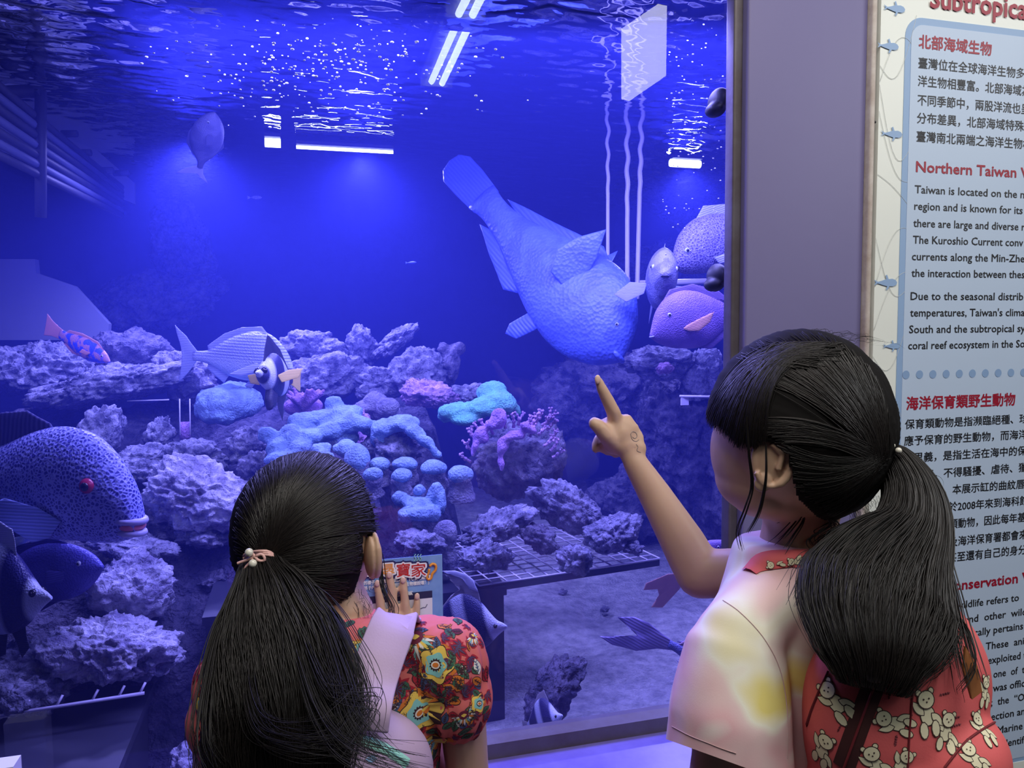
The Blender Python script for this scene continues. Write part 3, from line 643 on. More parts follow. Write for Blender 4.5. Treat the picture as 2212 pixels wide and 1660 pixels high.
# ================================================================== fish
def fish_mat(name, c, c2=None, kind=None, scale=60, rough=.45, c3=None):
    m = mat(name, c, rough)
    n, l, b = nodes(m); tc = [x for x in n if x.type == 'TEX_COORD'][0]
    sep = n.new('ShaderNodeSeparateXYZ'); l.new(tc.outputs['Object'], sep.inputs[0])
    col = None
    if kind == 'spots':
        v = n.new('ShaderNodeTexVoronoi'); v.inputs['Scale'].default_value = scale; v.feature = 'DISTANCE_TO_EDGE'
        l.new(tc.outputs['Object'], v.inputs['Vector'])
        r = n.new('ShaderNodeValToRGB'); r.color_ramp.elements[0].position = .10; r.color_ramp.elements[1].position = .20
        r.color_ramp.elements[0].color = (*c, 1); r.color_ramp.elements[1].color = (*c2, 1)
        l.new(v.outputs['Distance'], r.inputs[0]); col = r.outputs[0]
        # spots fade out towards the belly
        mr = n.new('ShaderNodeMapRange'); mr.inputs[1].default_value = -.22; mr.inputs[2].default_value = -.08
        l.new(sep.outputs[2], mr.inputs[0]); mx = n.new('ShaderNodeMixRGB'); mx.inputs[1].default_value = (*c, 1)
        l.new(mr.outputs[0], mx.inputs[0]); l.new(col, mx.inputs[2]); col = mx.outputs[0]
    if kind == 'lines':
        wv = n.new('ShaderNodeTexWave'); wv.bands_direction = 'Z'; wv.inputs['Scale'].default_value = scale; wv.inputs['Distortion'].default_value = .6; wv.inputs['Detail Scale'].default_value = .6
        l.new(tc.outputs['Object'], wv.inputs['Vector']); mr = n.new('ShaderNodeMapRange'); mr.inputs[1].default_value = -.04; mr.inputs[2].default_value = .03
        l.new(sep.outputs[2], mr.inputs[0]); mu = n.new('ShaderNodeMath'); mu.operation = 'MULTIPLY'; l.new(wv.outputs['Fac'], mu.inputs[0]); l.new(mr.outputs[0], mu.inputs[1])
        mx = n.new('ShaderNodeMixRGB'); mx.inputs[1].default_value = (*c, 1); mx.inputs[2].default_value = (*c2, 1); l.new(mu.outputs[0], mx.inputs[0]); col = mx.outputs[0]
    if kind == 'bands':            # c3: list of (position, colour) along the slanting length
        cb = n.new('ShaderNodeMath'); cb.operation = 'MULTIPLY_ADD'; l.new(sep.outputs[2], cb.inputs[0]); cb.inputs[1].default_value = scale; l.new(sep.outputs[0], cb.inputs[2])
        r = n.new('ShaderNodeValToRGB'); r.color_ramp.interpolation = 'LINEAR'; e = r.color_ramp.elements
        e[0].position, e[0].color = c3[0][0], (*c3[0][1], 1); e[1].position, e[1].color = c3[-1][0], (*c3[-1][1], 1)
        for p, cc in c3[1:-1]: q = e.new(p); q.color = (*cc, 1)
        l.new(cb.outputs[0], r.inputs[0]); col = r.outputs[0]
    if kind == 'blotch':
        v = n.new('ShaderNodeTexNoise'); v.inputs['Scale'].default_value = scale; l.new(tc.outputs['Object'], v.inputs['Vector'])
        r = n.new('ShaderNodeValToRGB'); r.color_ramp.elements[0].position = .45; r.color_ramp.elements[1].position = .56
        r.color_ramp.elements[0].color = (*c, 1); r.color_ramp.elements[1].color = (*c2, 1); l.new(v.outputs['Fac'], r.inputs[0]); col = r.outputs[0]
    if col: l.new(col, b.inputs['Base Color'])
    # scales
    v = n.new('ShaderNodeTexVoronoi'); v.inputs['Scale'].default_value = 75; l.new(tc.outputs['Object'], v.inputs['Vector'])
    bp_ = n.new('ShaderNodeBump'); bp_.inputs['Strength'].default_value = .25; bp_.inputs['Distance'].default_value = .01
    l.new(v.outputs['Distance'], bp_.inputs['Height']); l.new(bp_.outputs['Normal'], b.inputs['Normal'])
    return m
def fin_mat(name, c, c2, axis='Z', scale=22):
    if name in MATS: return MATS[name]
    m = mat(name, c, .5); n, l, b = nodes(m); tc = [x for x in n if x.type == 'TEX_COORD'][0]
    wv = n.new('ShaderNodeTexWave'); wv.bands_direction = axis; wv.inputs['Scale'].default_value = scale; wv.inputs['Distortion'].default_value = 1
    l.new(tc.outputs['Object'], wv.inputs['Vector']); mx = n.new('ShaderNodeMixRGB'); mx.inputs[1].default_value = (*c, 1); mx.inputs[2].default_value = (*c2, 1)
    l.new(wv.outputs['Fac'], mx.inputs[0]); l.new(mx.outputs[0], b.inputs['Base Color'])
    bp_ = n.new('ShaderNodeBump'); bp_.inputs['Strength'].default_value = .2; bp_.inputs['Distance'].default_value = .01; l.new(wv.outputs['Fac'], bp_.inputs['Height']); l.new(bp_.outputs['Normal'], b.inputs['Normal'])
    return m
m_eye = mat('fish_eye_dark', (.01, .01, .015), .15); m_iris = mat('fish_iris', (.55, .6, .62), .3)
def smooth_prof(pr, xs):
    p = np.array(pr, float); x = p[:, 0]; z = p[:, 1]
    # monotone-ish cubic through the points
    m = np.gradient(z, x); out = []
    for q in xs:
        i = min(max(np.searchsorted(x, q) - 1, 0), len(x) - 2); h = x[i + 1] - x[i]; t = min(max((q - x[i]) / h, 0), 1)
        out.append((2 * t**3 - 3 * t**2 + 1) * z[i] + (t**3 - 2 * t**2 + t) * h * m[i] + (-2 * t**3 + 3 * t**2) * z[i + 1] + (t**3 - t**2) * h * m[i + 1])
    return out
def finmesh(pts, y=0.0, th=.006, M=None, wav=.0):
    # a fin: outline fanned from its centre, thick in the middle and thin at the rim
    pts = [Vector((p[0], y, p[1])) for p in pts]; n = len(pts); c = sum(pts, Vector()) / n
    fine = []
    for i in range(n):
        a, b = pts[i], pts[(i + 1) % n]
        for k in range(4): fine.append(a.lerp(b, k / 4))
    n = len(fine); vs = []; rings = [1, .93, .6, .3]; ths = [.12, .6, 1, 1]
    for side in (1, -1):
        for r_, t_ in zip(rings, ths):
            for p in fine:
                q = c.lerp(p, r_); vs.append(q + Vector((0, side * th * .5 * t_ + wav * math.sin(q.x * 30 + q.z * 20), 0)))
        vs.append(c + Vector((0, side * th * .5, 0)))
    fs = []; o2 = n * 4 + 1
    for s_, o in ((0, 0), (1, o2)):
        for k in range(3):
            for i in range(n):
                f = (o + k * n + i, o + k * n + (i + 1) % n, o + (k + 1) * n + (i + 1) % n, o + (k + 1) * n + i); fs.append(f if s_ else f[::-1])
        for i in range(n):
            f = (o + 3 * n + i, o + 3 * n + (i + 1) % n, o + 4 * n); fs.append(f if s_ else f[::-1])
    for i in range(n): fs.append((i, (i + 1) % n, o2 + (i + 1) % n, o2 + i))
    if M: vs = [M @ v for v in vs]
    return vs, fs
def fish(label, N, T, up, top, bot, wid, bm, fins, eye=None, roll=0, mouth=None, name='fish', group=None, extra=None, bend=0.0):
    X = (T - N); L = X.length; X.normalize(); Z = (up - X * up.dot(X)).normalized(); Y = Z.cross(X)
    root = empty(name, N); root.scale = (L, L, L)
    root.rotation_mode = 'QUATERNION'; root.rotation_quaternion = Matrix((X, Y, Z)).transposed().to_quaternion()
    tag(root, label, 'fish', group)
    xs = [0.0, .006, .015, .03, .05] + [0.05 + .95 * k / 34 for k in range(1, 35)]
    zt, zb, ww = smooth_prof(top, xs), smooth_prof(bot, xs), smooth_prof(wid, xs)
    rings = []; n = 28
    bf = lambda v: Vector((v.x, v.y + bend * v.x * v.x, v.z))
    for x, a, b, w_ in zip(xs, zt, zb, ww):
        c, h = (a + b) / 2, max((a - b) / 2, .002); w_ = max(w_, .0015); rg = []
        for j in range(n):
            th = 2 * math.pi * j / n; cz, sy = math.sin(th), math.cos(th)
            rg.append(bf(Vector((x, math.copysign(abs(sy) ** 1.15, sy) * w_, c + cz * h))))
        rings.append(rg)
    MB().loft(rings).build('body', bm, root)
    side = -1 if Y.dot(CF) > 0 else 1        # the flank facing the viewer
    for nm, pts, fm, opt in fins:
        y = opt.get('y', 0.0); 
        if nm == 'pectoral_fin':
            for sd in ((side, -side) if opt.get('both', True) else (side,)):
                x0, z0 = pts[0]
                wy = float(np.interp(x0, xs, ww)) * .9
                M = Matrix.Translation((x0, sd * wy, z0)) @ Matrix.Rotation(sd * R(opt.get('out', 28)), 4, 'Z') @ Matrix.Translation((-x0, 0, -z0))
                MB().add(*finmesh(pts, 0, .008, M)).build('pectoral_fin', fm, root)
        else:
            vs, fs = finmesh(pts, y, opt.get('th', .010), None, opt.get('wav', .003))
            MB().add([bf(v) for v in vs], fs).build(nm, fm, root)
    if eye:
        x, z, r = eye[:3]; em = eye[3] if len(eye) > 3 else m_iris
        for sd in (-1, 1):
            c_, h_ = (float(np.interp(x, xs, zt)) + float(np.interp(x, xs, zb))) / 2, (float(np.interp(x, xs, zt)) - float(np.interp(x, xs, zb))) / 2
            wy = float(np.interp(x, xs, ww)) * max(.2, math.sqrt(max(0, 1 - ((z - c_) / h_) ** 2))) ** 1.15
            MB().ell((x, sd * (wy - r * .35), z), (r, r * .8, r), nu=16, nv=10).build('eye', em, root)
            MB().ell((x - r * .1, sd * (wy + r * .22), z), (r * .55, r * .4, r * .55), nu=12, nv=8).build('pupil', m_eye, root)
    if mouth:
        x, z, r, mm_ = mouth
        pts = [(x + r * .9, sd_ * r * .6, z + k * r * .15) for sd_, k in ((-1, -1), (-.9, 0))]
        mb = MB()
        arc = [Vector((x + r * 1.6 * (1 - math.cos(a)) * .8, math.sin(a) * r * 1.1, z)) for a in [R(-80 + 16 * k) for k in range(11)]]
        mb.tube(arc, [r * .18] + [r * .3] * 9 + [r * .18], 8); mb.build('lip', mm_, root)
    if extra: extra(root, side)
    return root
col_w = (.80, .84, .88); navy = (.03, .03, .12); UP = Vector((0, 0, 1))
# --- great blue humphead diving down to the right
m1 = fish_mat('humphead_blue', (0.11, 0.17, 0.66), (0.085, 0.13, 0.54), 'blotch', 12)
f1 = fin_mat('humphead_fin', (0.08, 0.13, 0.60), (0.06, 0.10, 0.50))
up1 = (CR * .82 + CU * .60 - CF * .15)
fish('huge blue hump-headed fish diving head down to the right in the middle of the tank', P(1352, 772, 2.15), P(1040, 425, 2.45), up1,
     [(0, -.02), (.04, .075), (.12, .16), (.25, .215), (.4, .20), (.6, .135), (.8, .07), (.92, .062), (1, .075)],
     [(0, -.03), (.04, -.09), (.12, -.15), (.25, -.19), (.4, -.18), (.6, -.13), (.8, -.075), (.92, -.062), (1, -.075)],
     [(0, .01), (.05, .05), (.2, .09), (.4, .085), (.7, .045), (1, .018)], m1,
     [('tail_fin', [(.96, .07), (1.1, .082), (1.2, .082), (1.25, .05), (1.262, 0), (1.25, -.05), (1.2, -.08), (1.1, -.08), (.96, -.07)], f1, {}),
      ('dorsal_fin', [(.3, .19), (.42, .23), (.6, .17), (.78, .115), (.9, .075), (.8, .06), (.5, .12)], f1, {}),
      ('anal_fin', [(.5, -.14), (.58, -.19), (.75, -.14), (.9, -.085), (.8, -.05), (.6, -.10)], f1, {}),
      ('pelvic_fin', [(.33, -.16), (.37, -.28), (.42, -.30), (.44, -.26), (.42, -.17)], f1, {}),
      ('pectoral_fin', [(.36, .0), (.33, .08), (.36, .17), (.42, .27), (.47, .17), (.49, .08), (.44, .0)], m1, {'out': 24})],
     eye=(.10, .055, .008), mouth=(.0, -.02, .035, m1), name='humphead_fish')
# --- spotted big-lipped fish at the left edge
m2 = fish_mat('spotted_hide', (0.36, 0.38, 0.80), (0.05, 0.05, 0.32), 'spots', 72)
f2 = fin_mat('dark_spotted_fin', (0.10, 0.10, 0.28), (0.04, 0.04, 0.16), 'X', 16); f2b = fin_mat('pale_ray_fin', (0.30, 0.36, 0.75), (0.14, 0.18, 0.45), 'Z', 26)
m_lip = mat('pink_lip', (0.85, 0.22, 0.26), .35)
def ex2(root, side):
    mb = MB()   # open mouth: pale upper lip, pink inside
    for z, r, rr in ((-.03, .045, .013), (-.075, .04, .012)):
        arc = [Vector((-.012 + r * 1.9 * (1 - math.cos(a)), math.sin(a) * r * 1.15, z)) for a in [R(-85 + 17 * k) for k in range(11)]]
        mb.tube(arc, [rr * .4] + [rr] * 9 + [rr * .4], 8)
    mb.build('lip', mat('pale_lip', (0.55, 0.52, 0.78), .4), root)
    MB().ell((.035, 0, -.052), (.047, .052, .022), nu=18, nv=10).build('mouth_inside', m_lip, root)
fish('big spotted fish with pink open mouth and red eye at the left edge', P(304, 1108, 1.55), P(-178, 1040, 1.66), UP * 1 + CR * .05,
     [(0, -.02), (.02, .06), (.07, .15), (.15, .235), (.28, .285), (.42, .27), (.6, .19), (.8, .10), (1, .07)],
     [(0, -.08), (.03, -.10), (.1, -.125), (.25, -.14), (.45, -.15), (.7, -.10), (1, -.05)],
     [(0, .035), (.04, .055), (.15, .085), (.3, .10), (.6, .07), (1, .02)], m2,
     [('dorsal_fin', [(.36, .24), (.40, .29), (.50, .33), (.62, .31), (.8, .20), (.8, .09), (.5, .2)], f2, {}),
      ('tail_fin', [(.97, .07), (1.2, .13), (1.24, 0), (1.2, -.1), (.97, -.05)], f2, {}),
      ('pelvic_fin', [(.47, -.10), (.50, -.055), (.58, -.07), (.62, -.14), (.56, -.17), (.49, -.15)], f2, {}),
      ('pectoral_fin', [(.26, -.045), (.30, -.11), (.36, -.13), (.46, -.07), (.52, -.01), (.46, .03), (.34, .0)], f2b, {'out': 16})],
     eye=(.165, .095, .030, mat('red_eye', (.45, .03, .08), .25)), name='spotted_fish', extra=ex2)
# --- surgeonfish facing down, upper left
m3 = fish_mat('slate_hide', (0.26, 0.26, 0.42), (0.20, 0.20, 0.34), 'blotch', 6); f3 = fin_mat('slate_fin', (.16, .16, .32), (.09, .09, .2))
f3w = fin_mat('pale_tail', (.7, .7, .85), (.5, .5, .7))
disc_t = [(0, .0), (.05, .07), (.15, .15), (.35, .22), (.55, .215), (.75, .14), (.9, .055), (1, .04)]
disc_b = [(0, -.02), (.05, -.07), (.15, -.14), (.35, -.20), (.55, -.20), (.75, -.13), (.9, -.05), (1, -.04)]
oval_w = [(0, .012), (.06, .045), (.2, .085), (.45, .095), (.75, .05), (1, .014)]
fish('grey oval fish swimming upwards near the surface at the upper left', P(462, 243, 2.2), P(432, 362, 2.35), -CR * .9 + CU * .1 - CF * .55, disc_t, disc_b, [(a, b * 1.35) for a, b in oval_w], m3,
     [('tail_fin', [(.97, .04), (1.1, .22), (1.2, .30), (1.13, .06), (1.12, 0), (1.18, -.10), (1.28, -.16), (1.1, -.06), (.97, -.04)], f3w, {}),
      ('dorsal_fin', [(.2, .16), (.4, .25), (.6, .25), (.85, .10), (.6, .18)], f3, {}), ('anal_fin', [(.35, -.18), (.55, -.24), (.85, -.09), (.6, -.16)], f3, {}),
      ('pectoral_fin', [(.25, .0), (.3, -.05), (.42, -.05), (.44, .03), (.33, .05)], f3, {})], eye=(.12, .05, .02), name='surgeon_fish')
# --- silver bream with fine lines
m4 = fish_mat('silver_lined_hide', (0.62, 0.68, 0.86), (0.22, 0.25, 0.50), 'lines', 13); f4 = fin_mat('silver_fin', (.50, .55, .80), (.3, .33, .6))
fish('silver fish with fine dark lines and forked tail, behind the black and white fish', P(632, 785, 2.30), P(418, 770, 2.42), UP,
     [(0, -.02), (.04, .06), (.12, .155), (.25, .235), (.42, .24), (.65, .165), (.85, .06), (1, .045)],
     [(0, -.04), (.05, -.09), (.15, -.13), (.35, -.17), (.6, -.15), (.85, -.055), (1, -.035)],
     [(0, .012), (.06, .05), (.2, .085), (.45, .09), (.75, .045), (1, .014)], m4,
     [('tail_fin', [(.96, .045), (1.08, .17), (1.20, .26), (1.14, .08), (1.12, 0), (1.13, -.10), (1.16, -.24), (1.06, -.15), (.96, -.035)], f4, {}),
      ('dorsal_fin', [(.22, .2), (.3, .285), (.5, .27), (.68, .21), (.85, .10), (.84, .05), (.5, .18)], f4, {}),
      ('anal_fin', [(.62, -.13), (.68, -.21), (.85, -.10), (.85, -.045)], f4, {}), ('pelvic_fin', [(.33, -.15), (.4, -.24), (.47, -.22), (.4, -.14)], f4, {}),
      ('pectoral_fin', [(.24, -.03), (.28, -.08), (.40, -.12), (.5, -.11), (.38, -.05), (.28, -.01)], f4, {})], eye=(.115, .045, .022), mouth=(0, -.04, .02, m4), name='striped_bream')
# --- small orange and blue wrasse
m5 = fish_mat('orange_blue_hide', (0.70, 0.34, 0.52), (0.06, 0.12, 0.95), 'blotch', 11); f5 = fin_mat('orange_fin', (.95, .42, .30), (.7, .3, .4))
fish('small orange and blue fish slanting down over the left rocks', P(238, 781, 2.35), P(130, 722, 2.42), UP,
     [(0, 0), (.06, .05), (.2, .11), (.4, .14), (.65, .12), (.85, .08), (1, .07)], [(0, -.02), (.06, -.05), (.2, -.11), (.4, -.15), (.65, -.13), (.85, -.08), (1, -.07)],
     [(0, .01), (.1, .045), (.4, .07), (1, .02)], m5,
     [('tail_fin', [(.95, .07), (1.15, .11), (1.33, .18), (1.3, 0), (1.3, -.14), (1.15, -.09), (.95, -.07)], f5, {}),
      ('dorsal_fin', [(.15, .10), (.3, .17), (.6, .17), (.85, .12), (.9, .07)], f5, {}), ('anal_fin', [(.45, -.14), (.7, -.17), (.9, -.1), (.8, -.07)], f5, {}),
      ('pectoral_fin', [(.3, 0), (.35, -.05), (.45, -.04), (.42, .02)], f5, {})], eye=(.12, .03, .018), name='wrasse')
# --- banner fish
white_b = (.62, .66, .80)
def bmat(nm, sl, st): return fish_mat(nm, white_b, None, 'bands', sl, .4, st)
B1 = [(0, white_b), (.20, white_b), (.24, navy), (.43, navy), (.49, white_b), (.60, white_b), (.66, navy), (.88, navy), (.92, white_b), (1, white_b)]
m6 = bmat('banner_hide', -.25, B1); m6b = bmat('banner_hide_front', .0, [(0, white_b), (.07, white_b), (.09, navy), (.17, navy), (.20, white_b), (.28, white_b), (.33, navy), (.60, navy), (.64, white_b), (.8, white_b), (.84, navy), (1, navy)])
f6w = fin_mat('white_banner_fin', (.7, .72, .85), (.5, .52, .7)); f6y = fin_mat('yellow_fin', (.85, .62, .18), (.6, .42, .12)); f6k = fin_mat('black_fin', (.02, .02, .05), (.04, .04, .08)); f6g = fin_mat('grey_yellow_fin', (.36, .34, .35), (.25, .24, .3))
bt = [(0, .0), (.05, .03), (.12, .06), (.2, .14), (.3, .26), (.45, .36), (.6, .36), (.75, .28), (.9, .12), (1, .06)]
bb = [(0, -.03), (.05, -.06), (.12, -.11), (.25, -.22), (.45, -.30), (.6, -.31), (.75, -.26), (.9, -.11), (1, -.06)]
bw_ = [(0, .012), (.08, .035), (.2, .07), (.4, .085), (.7, .05), (1, .014)]
fish('white and dark blue banner fish facing right beside the paper flyer', P(1095, 1352, 1.55), P(932, 1352, 1.62), UP + CR * .30, bt, bb, bw_, m6,
     [('dorsal_fin', [(.30, .24), (.34, .42), (.42, .55), (.55, .62), (.78, .62), (.58, .56), (.55, .42), (.7, .35), (.95, .1), (.6, .28)], f6g, {}),
      ('banner_streamer', [(.33, .38), (.38, .52), (.48, .60), (.62, .64), (.80, .64), (.62, .60), (.50, .53), (.44, .42)], f6w, {'th': .02}),
      ('tail_fin', [(.97, .06), (1.15, .14), (1.18, 0), (1.15, -.14), (.97, -.06)], f6y, {}),
      ('pelvic_fin', [(.3, -.2), (.34, -.36), (.4, -.42), (.44, -.26)], f6k, {}), ('anal_fin', [(.55, -.28), (.7, -.42), (.85, -.32), (.95, -.09)], f6w, {}),
      ('pectoral_fin', [(.30, -.08), (.36, -.14), (.48, -.16), (.46, -.08)], f6g, {})], eye=(.13, .0, .026, m_eye), name='banner_fish')
fish('black and white banner fish facing the viewer over the reef, with yellow fins', P(553, 803, 1.90), P(630, 822, 2.09), UP - CR * .12,
     [(a, b * .86) for a, b in bt], [(a, b * .86) for a, b in bb], [(a, b * 1.5) for a, b in bw_], m6b,
     [('dorsal_fin', [(.2, .16), (.28, .40), (.36, .55), (.5, .50), (.7, .40), (.95, .1), (.6, .25)], f6k, {}),
      ('tail_fin', [(.95, .06), (1.2, .2), (1.32, .2), (1.28, 0), (1.25, -.14), (.95, -.06)], f6y, {}),
      ('pelvic_fin', [(.3, -.16), (.26, -.34), (.30, -.48), (.42, -.42), (.5, -.24)], f6k, {'th': .12}), ('anal_fin', [(.5, -.22), (.55, -.42), (.66, -.60), (.72, -.36), (.9, -.09)], f6k, {}),
      ('pectoral_fin', [(.35, -.02), (.4, -.12), (.62, -.06), (.68, .06), (.5, .05)], f6y, {'out': 60})], eye=(.13, .02, .05, m_eye), name='banner_fish')
B3 = [(0, white_b), (.16, white_b), (.20, navy), (.38, navy), (.43, white_b), (.62, white_b), (.68, navy), (.9, navy), (1, white_b)]
m6c = bmat('banner_hide_left', .10, B3)
fish('large banner fish with dark bands cut off by the left edge of the picture', P(110, 1288, 1.42), P(-100, 1270, 1.52), UP + CR * .05, bt, bb, bw_, m6c,
     [('dorsal_fin', [(.3, .25), (.33, .45), (.45, .5), (.6, .42), (.95, .1)], f6w, {}), ('tail_fin', [(.97, .06), (1.15, .14), (1.15, -.14), (.97, -.06)], f6y, {}),
      ('pelvic_fin', [(.28, -.2), (.25, -.38), (.33, -.46), (.42, -.28)], f6k, {}), ('anal_fin', [(.45, -.28), (.5, -.45), (.62, -.5), (.9, -.12)], f6k, {})], eye=(.13, .02, .03, m_eye), name='banner_fish')
fish('dark banded banner fish low over the sand at the bottom of the glass', P(1215, 1545, 1.52), P(1140, 1570, 1.6), UP + CR * .3, bt, bb, bw_, m6,
     [('dorsal_fin', [(.3, .25), (.4, .48), (.6, .44), (.95, .1)], f6g, {}), ('tail_fin', [(.97, .06), (1.15, .14), (1.15, -.14), (.97, -.06)], f6g, {}), ('anal_fin', [(.5, -.28), (.65, -.42), (.95, -.1)], f6g, {})], eye=(.13, 0, .026, m_eye), name='banner_fish')
# --- plain purple-blue fish left, behind the large banner fish
m7 = fish_mat('violet_hide', (0.10, 0.09, 0.42), (0.08, 0.07, 0.34), 'blotch', 5); f7 = fin_mat('violet_fin', (.08, .07, .34), (.05, .05, .22))
fish('plain dark violet fish facing right below the spotted fish', P(222, 1222, 1.62), P(-20, 1250, 1.72), UP, [(a, b * .85) for a, b in disc_t], disc_b, oval_w, m7,
     [('dorsal_fin', [(.15, .12), (.4, .24), (.7, .2), (.95, .06), (.6, .12)], f7, {}), ('tail_fin', [(.97, .04), (1.2, .2), (1.15, 0), (1.2, -.2), (.97, -.04)], f7, {}),
      ('anal_fin', [(.35, -.18), (.6, -.26), (.9, -.08)], f7, {}), ('pectoral_fin', [(.22, .0), (.26, -.06), (.36, -.05), (.34, .04)], f7, {})], eye=(.13, .04, .018), name='surgeon_fish')
# --- purple surgeonfish with orange pectoral fin at the right
m8 = fish_mat('purple_hide', (0.30, 0.19, 0.52), (0.24, 0.15, 0.44), 'blotch', 4); f8 = fin_mat('orange_pectoral', (.95, .52, .30), (.7, .34, .3)); f8b = fin_mat('purple_fin', (.22, .14, .4), (.12, .08, .25))
fish('purple rounded fish with an orange side fin at the right, next to the pillar', P(1404, 722, 1.95), P(1600, 672, 2.0), UP - CR * .12,
     [(0, 0), (.03, .06), (.08, .16), (.18, .27), (.35, .34), (.55, .31), (.8, .15), (.92, .06), (1, .045)], [(0, -.04), (.04, -.09), (.12, -.15), (.3, -.22), (.5, -.25), (.75, -.16), (.92, -.05), (1, -.04)],
     [(0, .02), (.05, .05), (.2, .09), (.45, .10), (.75, .05), (1, .014)], m8,
     [('dorsal_fin', [(.12, .2), (.3, .38), (.55, .38), (.8, .26), (.95, .08), (.6, .26)], f8b, {}), ('anal_fin', [(.35, -.2), (.6, -.3), (.85, -.18), (.95, -.05)], f8b, {}),
      ('tail_fin', [(.97, .04), (1.2, .2), (1.15, 0), (1.2, -.2), (.97, -.04)], f8b, {}),
      ('pectoral_fin', [(.30, -.02), (.36, -.06), (.46, -.08), (.58, -.02), (.64, .07), (.5, .04), (.38, .01)], f8, {'out': 14})], eye=(.21, .14, .022), mouth=(-.005, -.03, .03, mat('grey_lip', (.35, .36, .6), .5)), name='surgeon_fish')
# --- fish looking straight out
m9 = fish_mat('grey_blue_hide', (0.30, 0.30, 0.50), (0.18, 0.18, 0.34), 'blotch', 9); f9 = fin_mat('grey_blue_fin', (.40, .42, .72), (.24, .26, .5))
fish('grey fish staring straight out between the pipes and the spotted fish', P(1438, 588, 1.98), P(1412, 640, 2.26), UP + CR * .1,
     [(0, .02), (.06, .12), (.15, .24), (.3, .32), (.5, .28), (.8, .12), (1, .06)], [(0, -.04), (.06, -.12), (.15, -.18), (.35, -.26), (.6, -.22), (.85, -.08), (1, -.06)],
     [(0, .045), (.05, .085), (.15, .125), (.35, .15), (.6, .11), (1, .02)], m9,
     [('dorsal_fin', [(.15, .22), (.3, .36), (.6, .30), (.85, .12), (.5, .2)], f9, {}), ('tail_fin', [(.95, .06), (1.25, .22), (1.2, 0), (1.25, -.25), (.95, -.06)], f9, {}),
      ('pectoral_fin', [(.32, -.04), (.34, -.14), (.52, -.22), (.66, -.14), (.5, -.02)], f9, {'out': 62}), ('pelvic_fin', [(.3, -.2), (.32, -.34), (.42, -.36), (.45, -.22)], f9, {})], eye=(.13, .07, .028), mouth=(-.01, -.04, .03, m_eye), name='sweetlips_fish')
m10 = fish_mat('fine_spotted_hide', (0.26, 0.24, 0.46), (0.10, 0.08, 0.24), 'spots', 52)
fish('finely spotted fish cut off by the pillar, above the purple fish', P(1452, 570, 2.15), P(1690, 480, 2.25), UP - CR * .35,
     [(0, 0), (.04, .07), (.1, .15), (.22, .23), (.4, .25), (.7, .15), (1, .05)], [(0, -.04), (.05, -.09), (.15, -.13), (.35, -.17), (.6, -.15), (1, -.04)],
     [(0, .02), (.06, .06), (.2, .10), (.45, .10), (.75, .05), (1, .014)], m10,
     [('dorsal_fin', [(.25, .2), (.4, .32), (.7, .25), (.9, .1)], f9, {}), ('tail_fin', [(.97, .04), (1.2, .15), (1.2, -.15), (.97, -.04)], f9, {}), ('pelvic_fin', [(.35, -.15), (.38, -.27), (.48, -.24), (.5, -.15)], f9, {}),
      ('pectoral_fin', [(.28, -.06), (.3, -.12), (.44, -.16), (.46, -.08)], f9, {})], eye=(.11, .05, .022), mouth=(-.005, -.03, .03, m10), name='sweetlips_fish')
# --- dark fish with an orange edged tail behind the pointing arm
f11 = fin_mat('orange_violet_tail', (.85, .48, .36), (.50, .26, .38))
fish('violet fish with a fawn edged tail, behind the raised arm', P(1575, 1172, 1.60), P(1468, 1248, 1.68), UP * .9 - CR * .6, disc_t, disc_b, oval_w, m8,
     [('tail_fin', [(.94, .05), (1.1, .14), (1.5, .22), (1.62, .16), (1.42, .06), (1.5, -.06), (1.75, -.12), (1.6, -.22), (1.15, -.14), (.94, -.05)], f11, {}),
      ('dorsal_fin', [(.2, .17), (.5, .30), (.8, .20), (.95, .05)], f11, {}), ('anal_fin', [(.35, -.18), (.6, -.3), (.9, -.14)], f11, {})], eye=(.14, .05, .02), name='surgeon_fish')
# --- fork tailed fish over the sand
m12 = fish_mat('steel_hide', (0.16, 0.17, 0.46), (0.12, 0.13, 0.36), 'blotch', 5); f12 = fin_mat('steel_fin', (.34, .28, .58), (.28, .24, .50), 'Z', 12); f12b = fin_mat('copper_blade', (.55, .36, .42), (.3, .2, .4))
fish('blue fish with a wide forked tail swimming away over the sand', P(1690, 1520, 1.46), P(1445, 1392, 1.56), UP * .9 + CR * .1, [(a, b * .9) for a, b in disc_t], [(a, b * .9) for a, b in disc_b], oval_w, m12,
     [('tail_fin', [(.95, .035), (1.10, .06), (1.22, .09), (1.36, .075), (1.50, .0), (1.38, .03), (1.26, -.0), (1.24, -.07), (1.32, -.17), (1.46, -.20), (1.60, -.25), (1.46, -.26), (1.24, -.20), (1.08, -.09), (.95, -.035)], f12, {}),
      ('tail_blade', [(.93, .03), (.90, .08), (.80, .22), (.76, .24), (.84, .07)], f12b, {'th': .03}),
      ('dorsal_fin', [(.2, .17), (.5, .27), (.8, .16), (.95, .05)], f12, {}), ('anal_fin', [(.35, -.18), (.6, -.26), (.9, -.1)], f12, {})], eye=(.14, .05, .02), name='unicorn_fish')
# small far fish
fish('tiny pale fish in the open water below the lamp reflection', P(566, 427, 3.0), P(540, 427, 3.0), UP, [(a, b * .7) for a, b in disc_t], [(a, b * .7) for a, b in disc_b], oval_w, m9, [('tail_fin', [(.97, .04), (1.2, .14), (1.2, -.14), (.97, -.04)], f9, {})], name='small_fish')
fish('tiny blue fish in the open water above the reef crest', P(900, 567, 3.0), P(880, 568, 3.0), UP, [(a, b * .6) for a, b in disc_t], [(a, b * .6) for a, b in disc_b], oval_w, m1, [('tail_fin', [(.97, .04), (1.2, .14), (1.2, -.14), (.97, -.04)], f1, {})], name='small_fish')
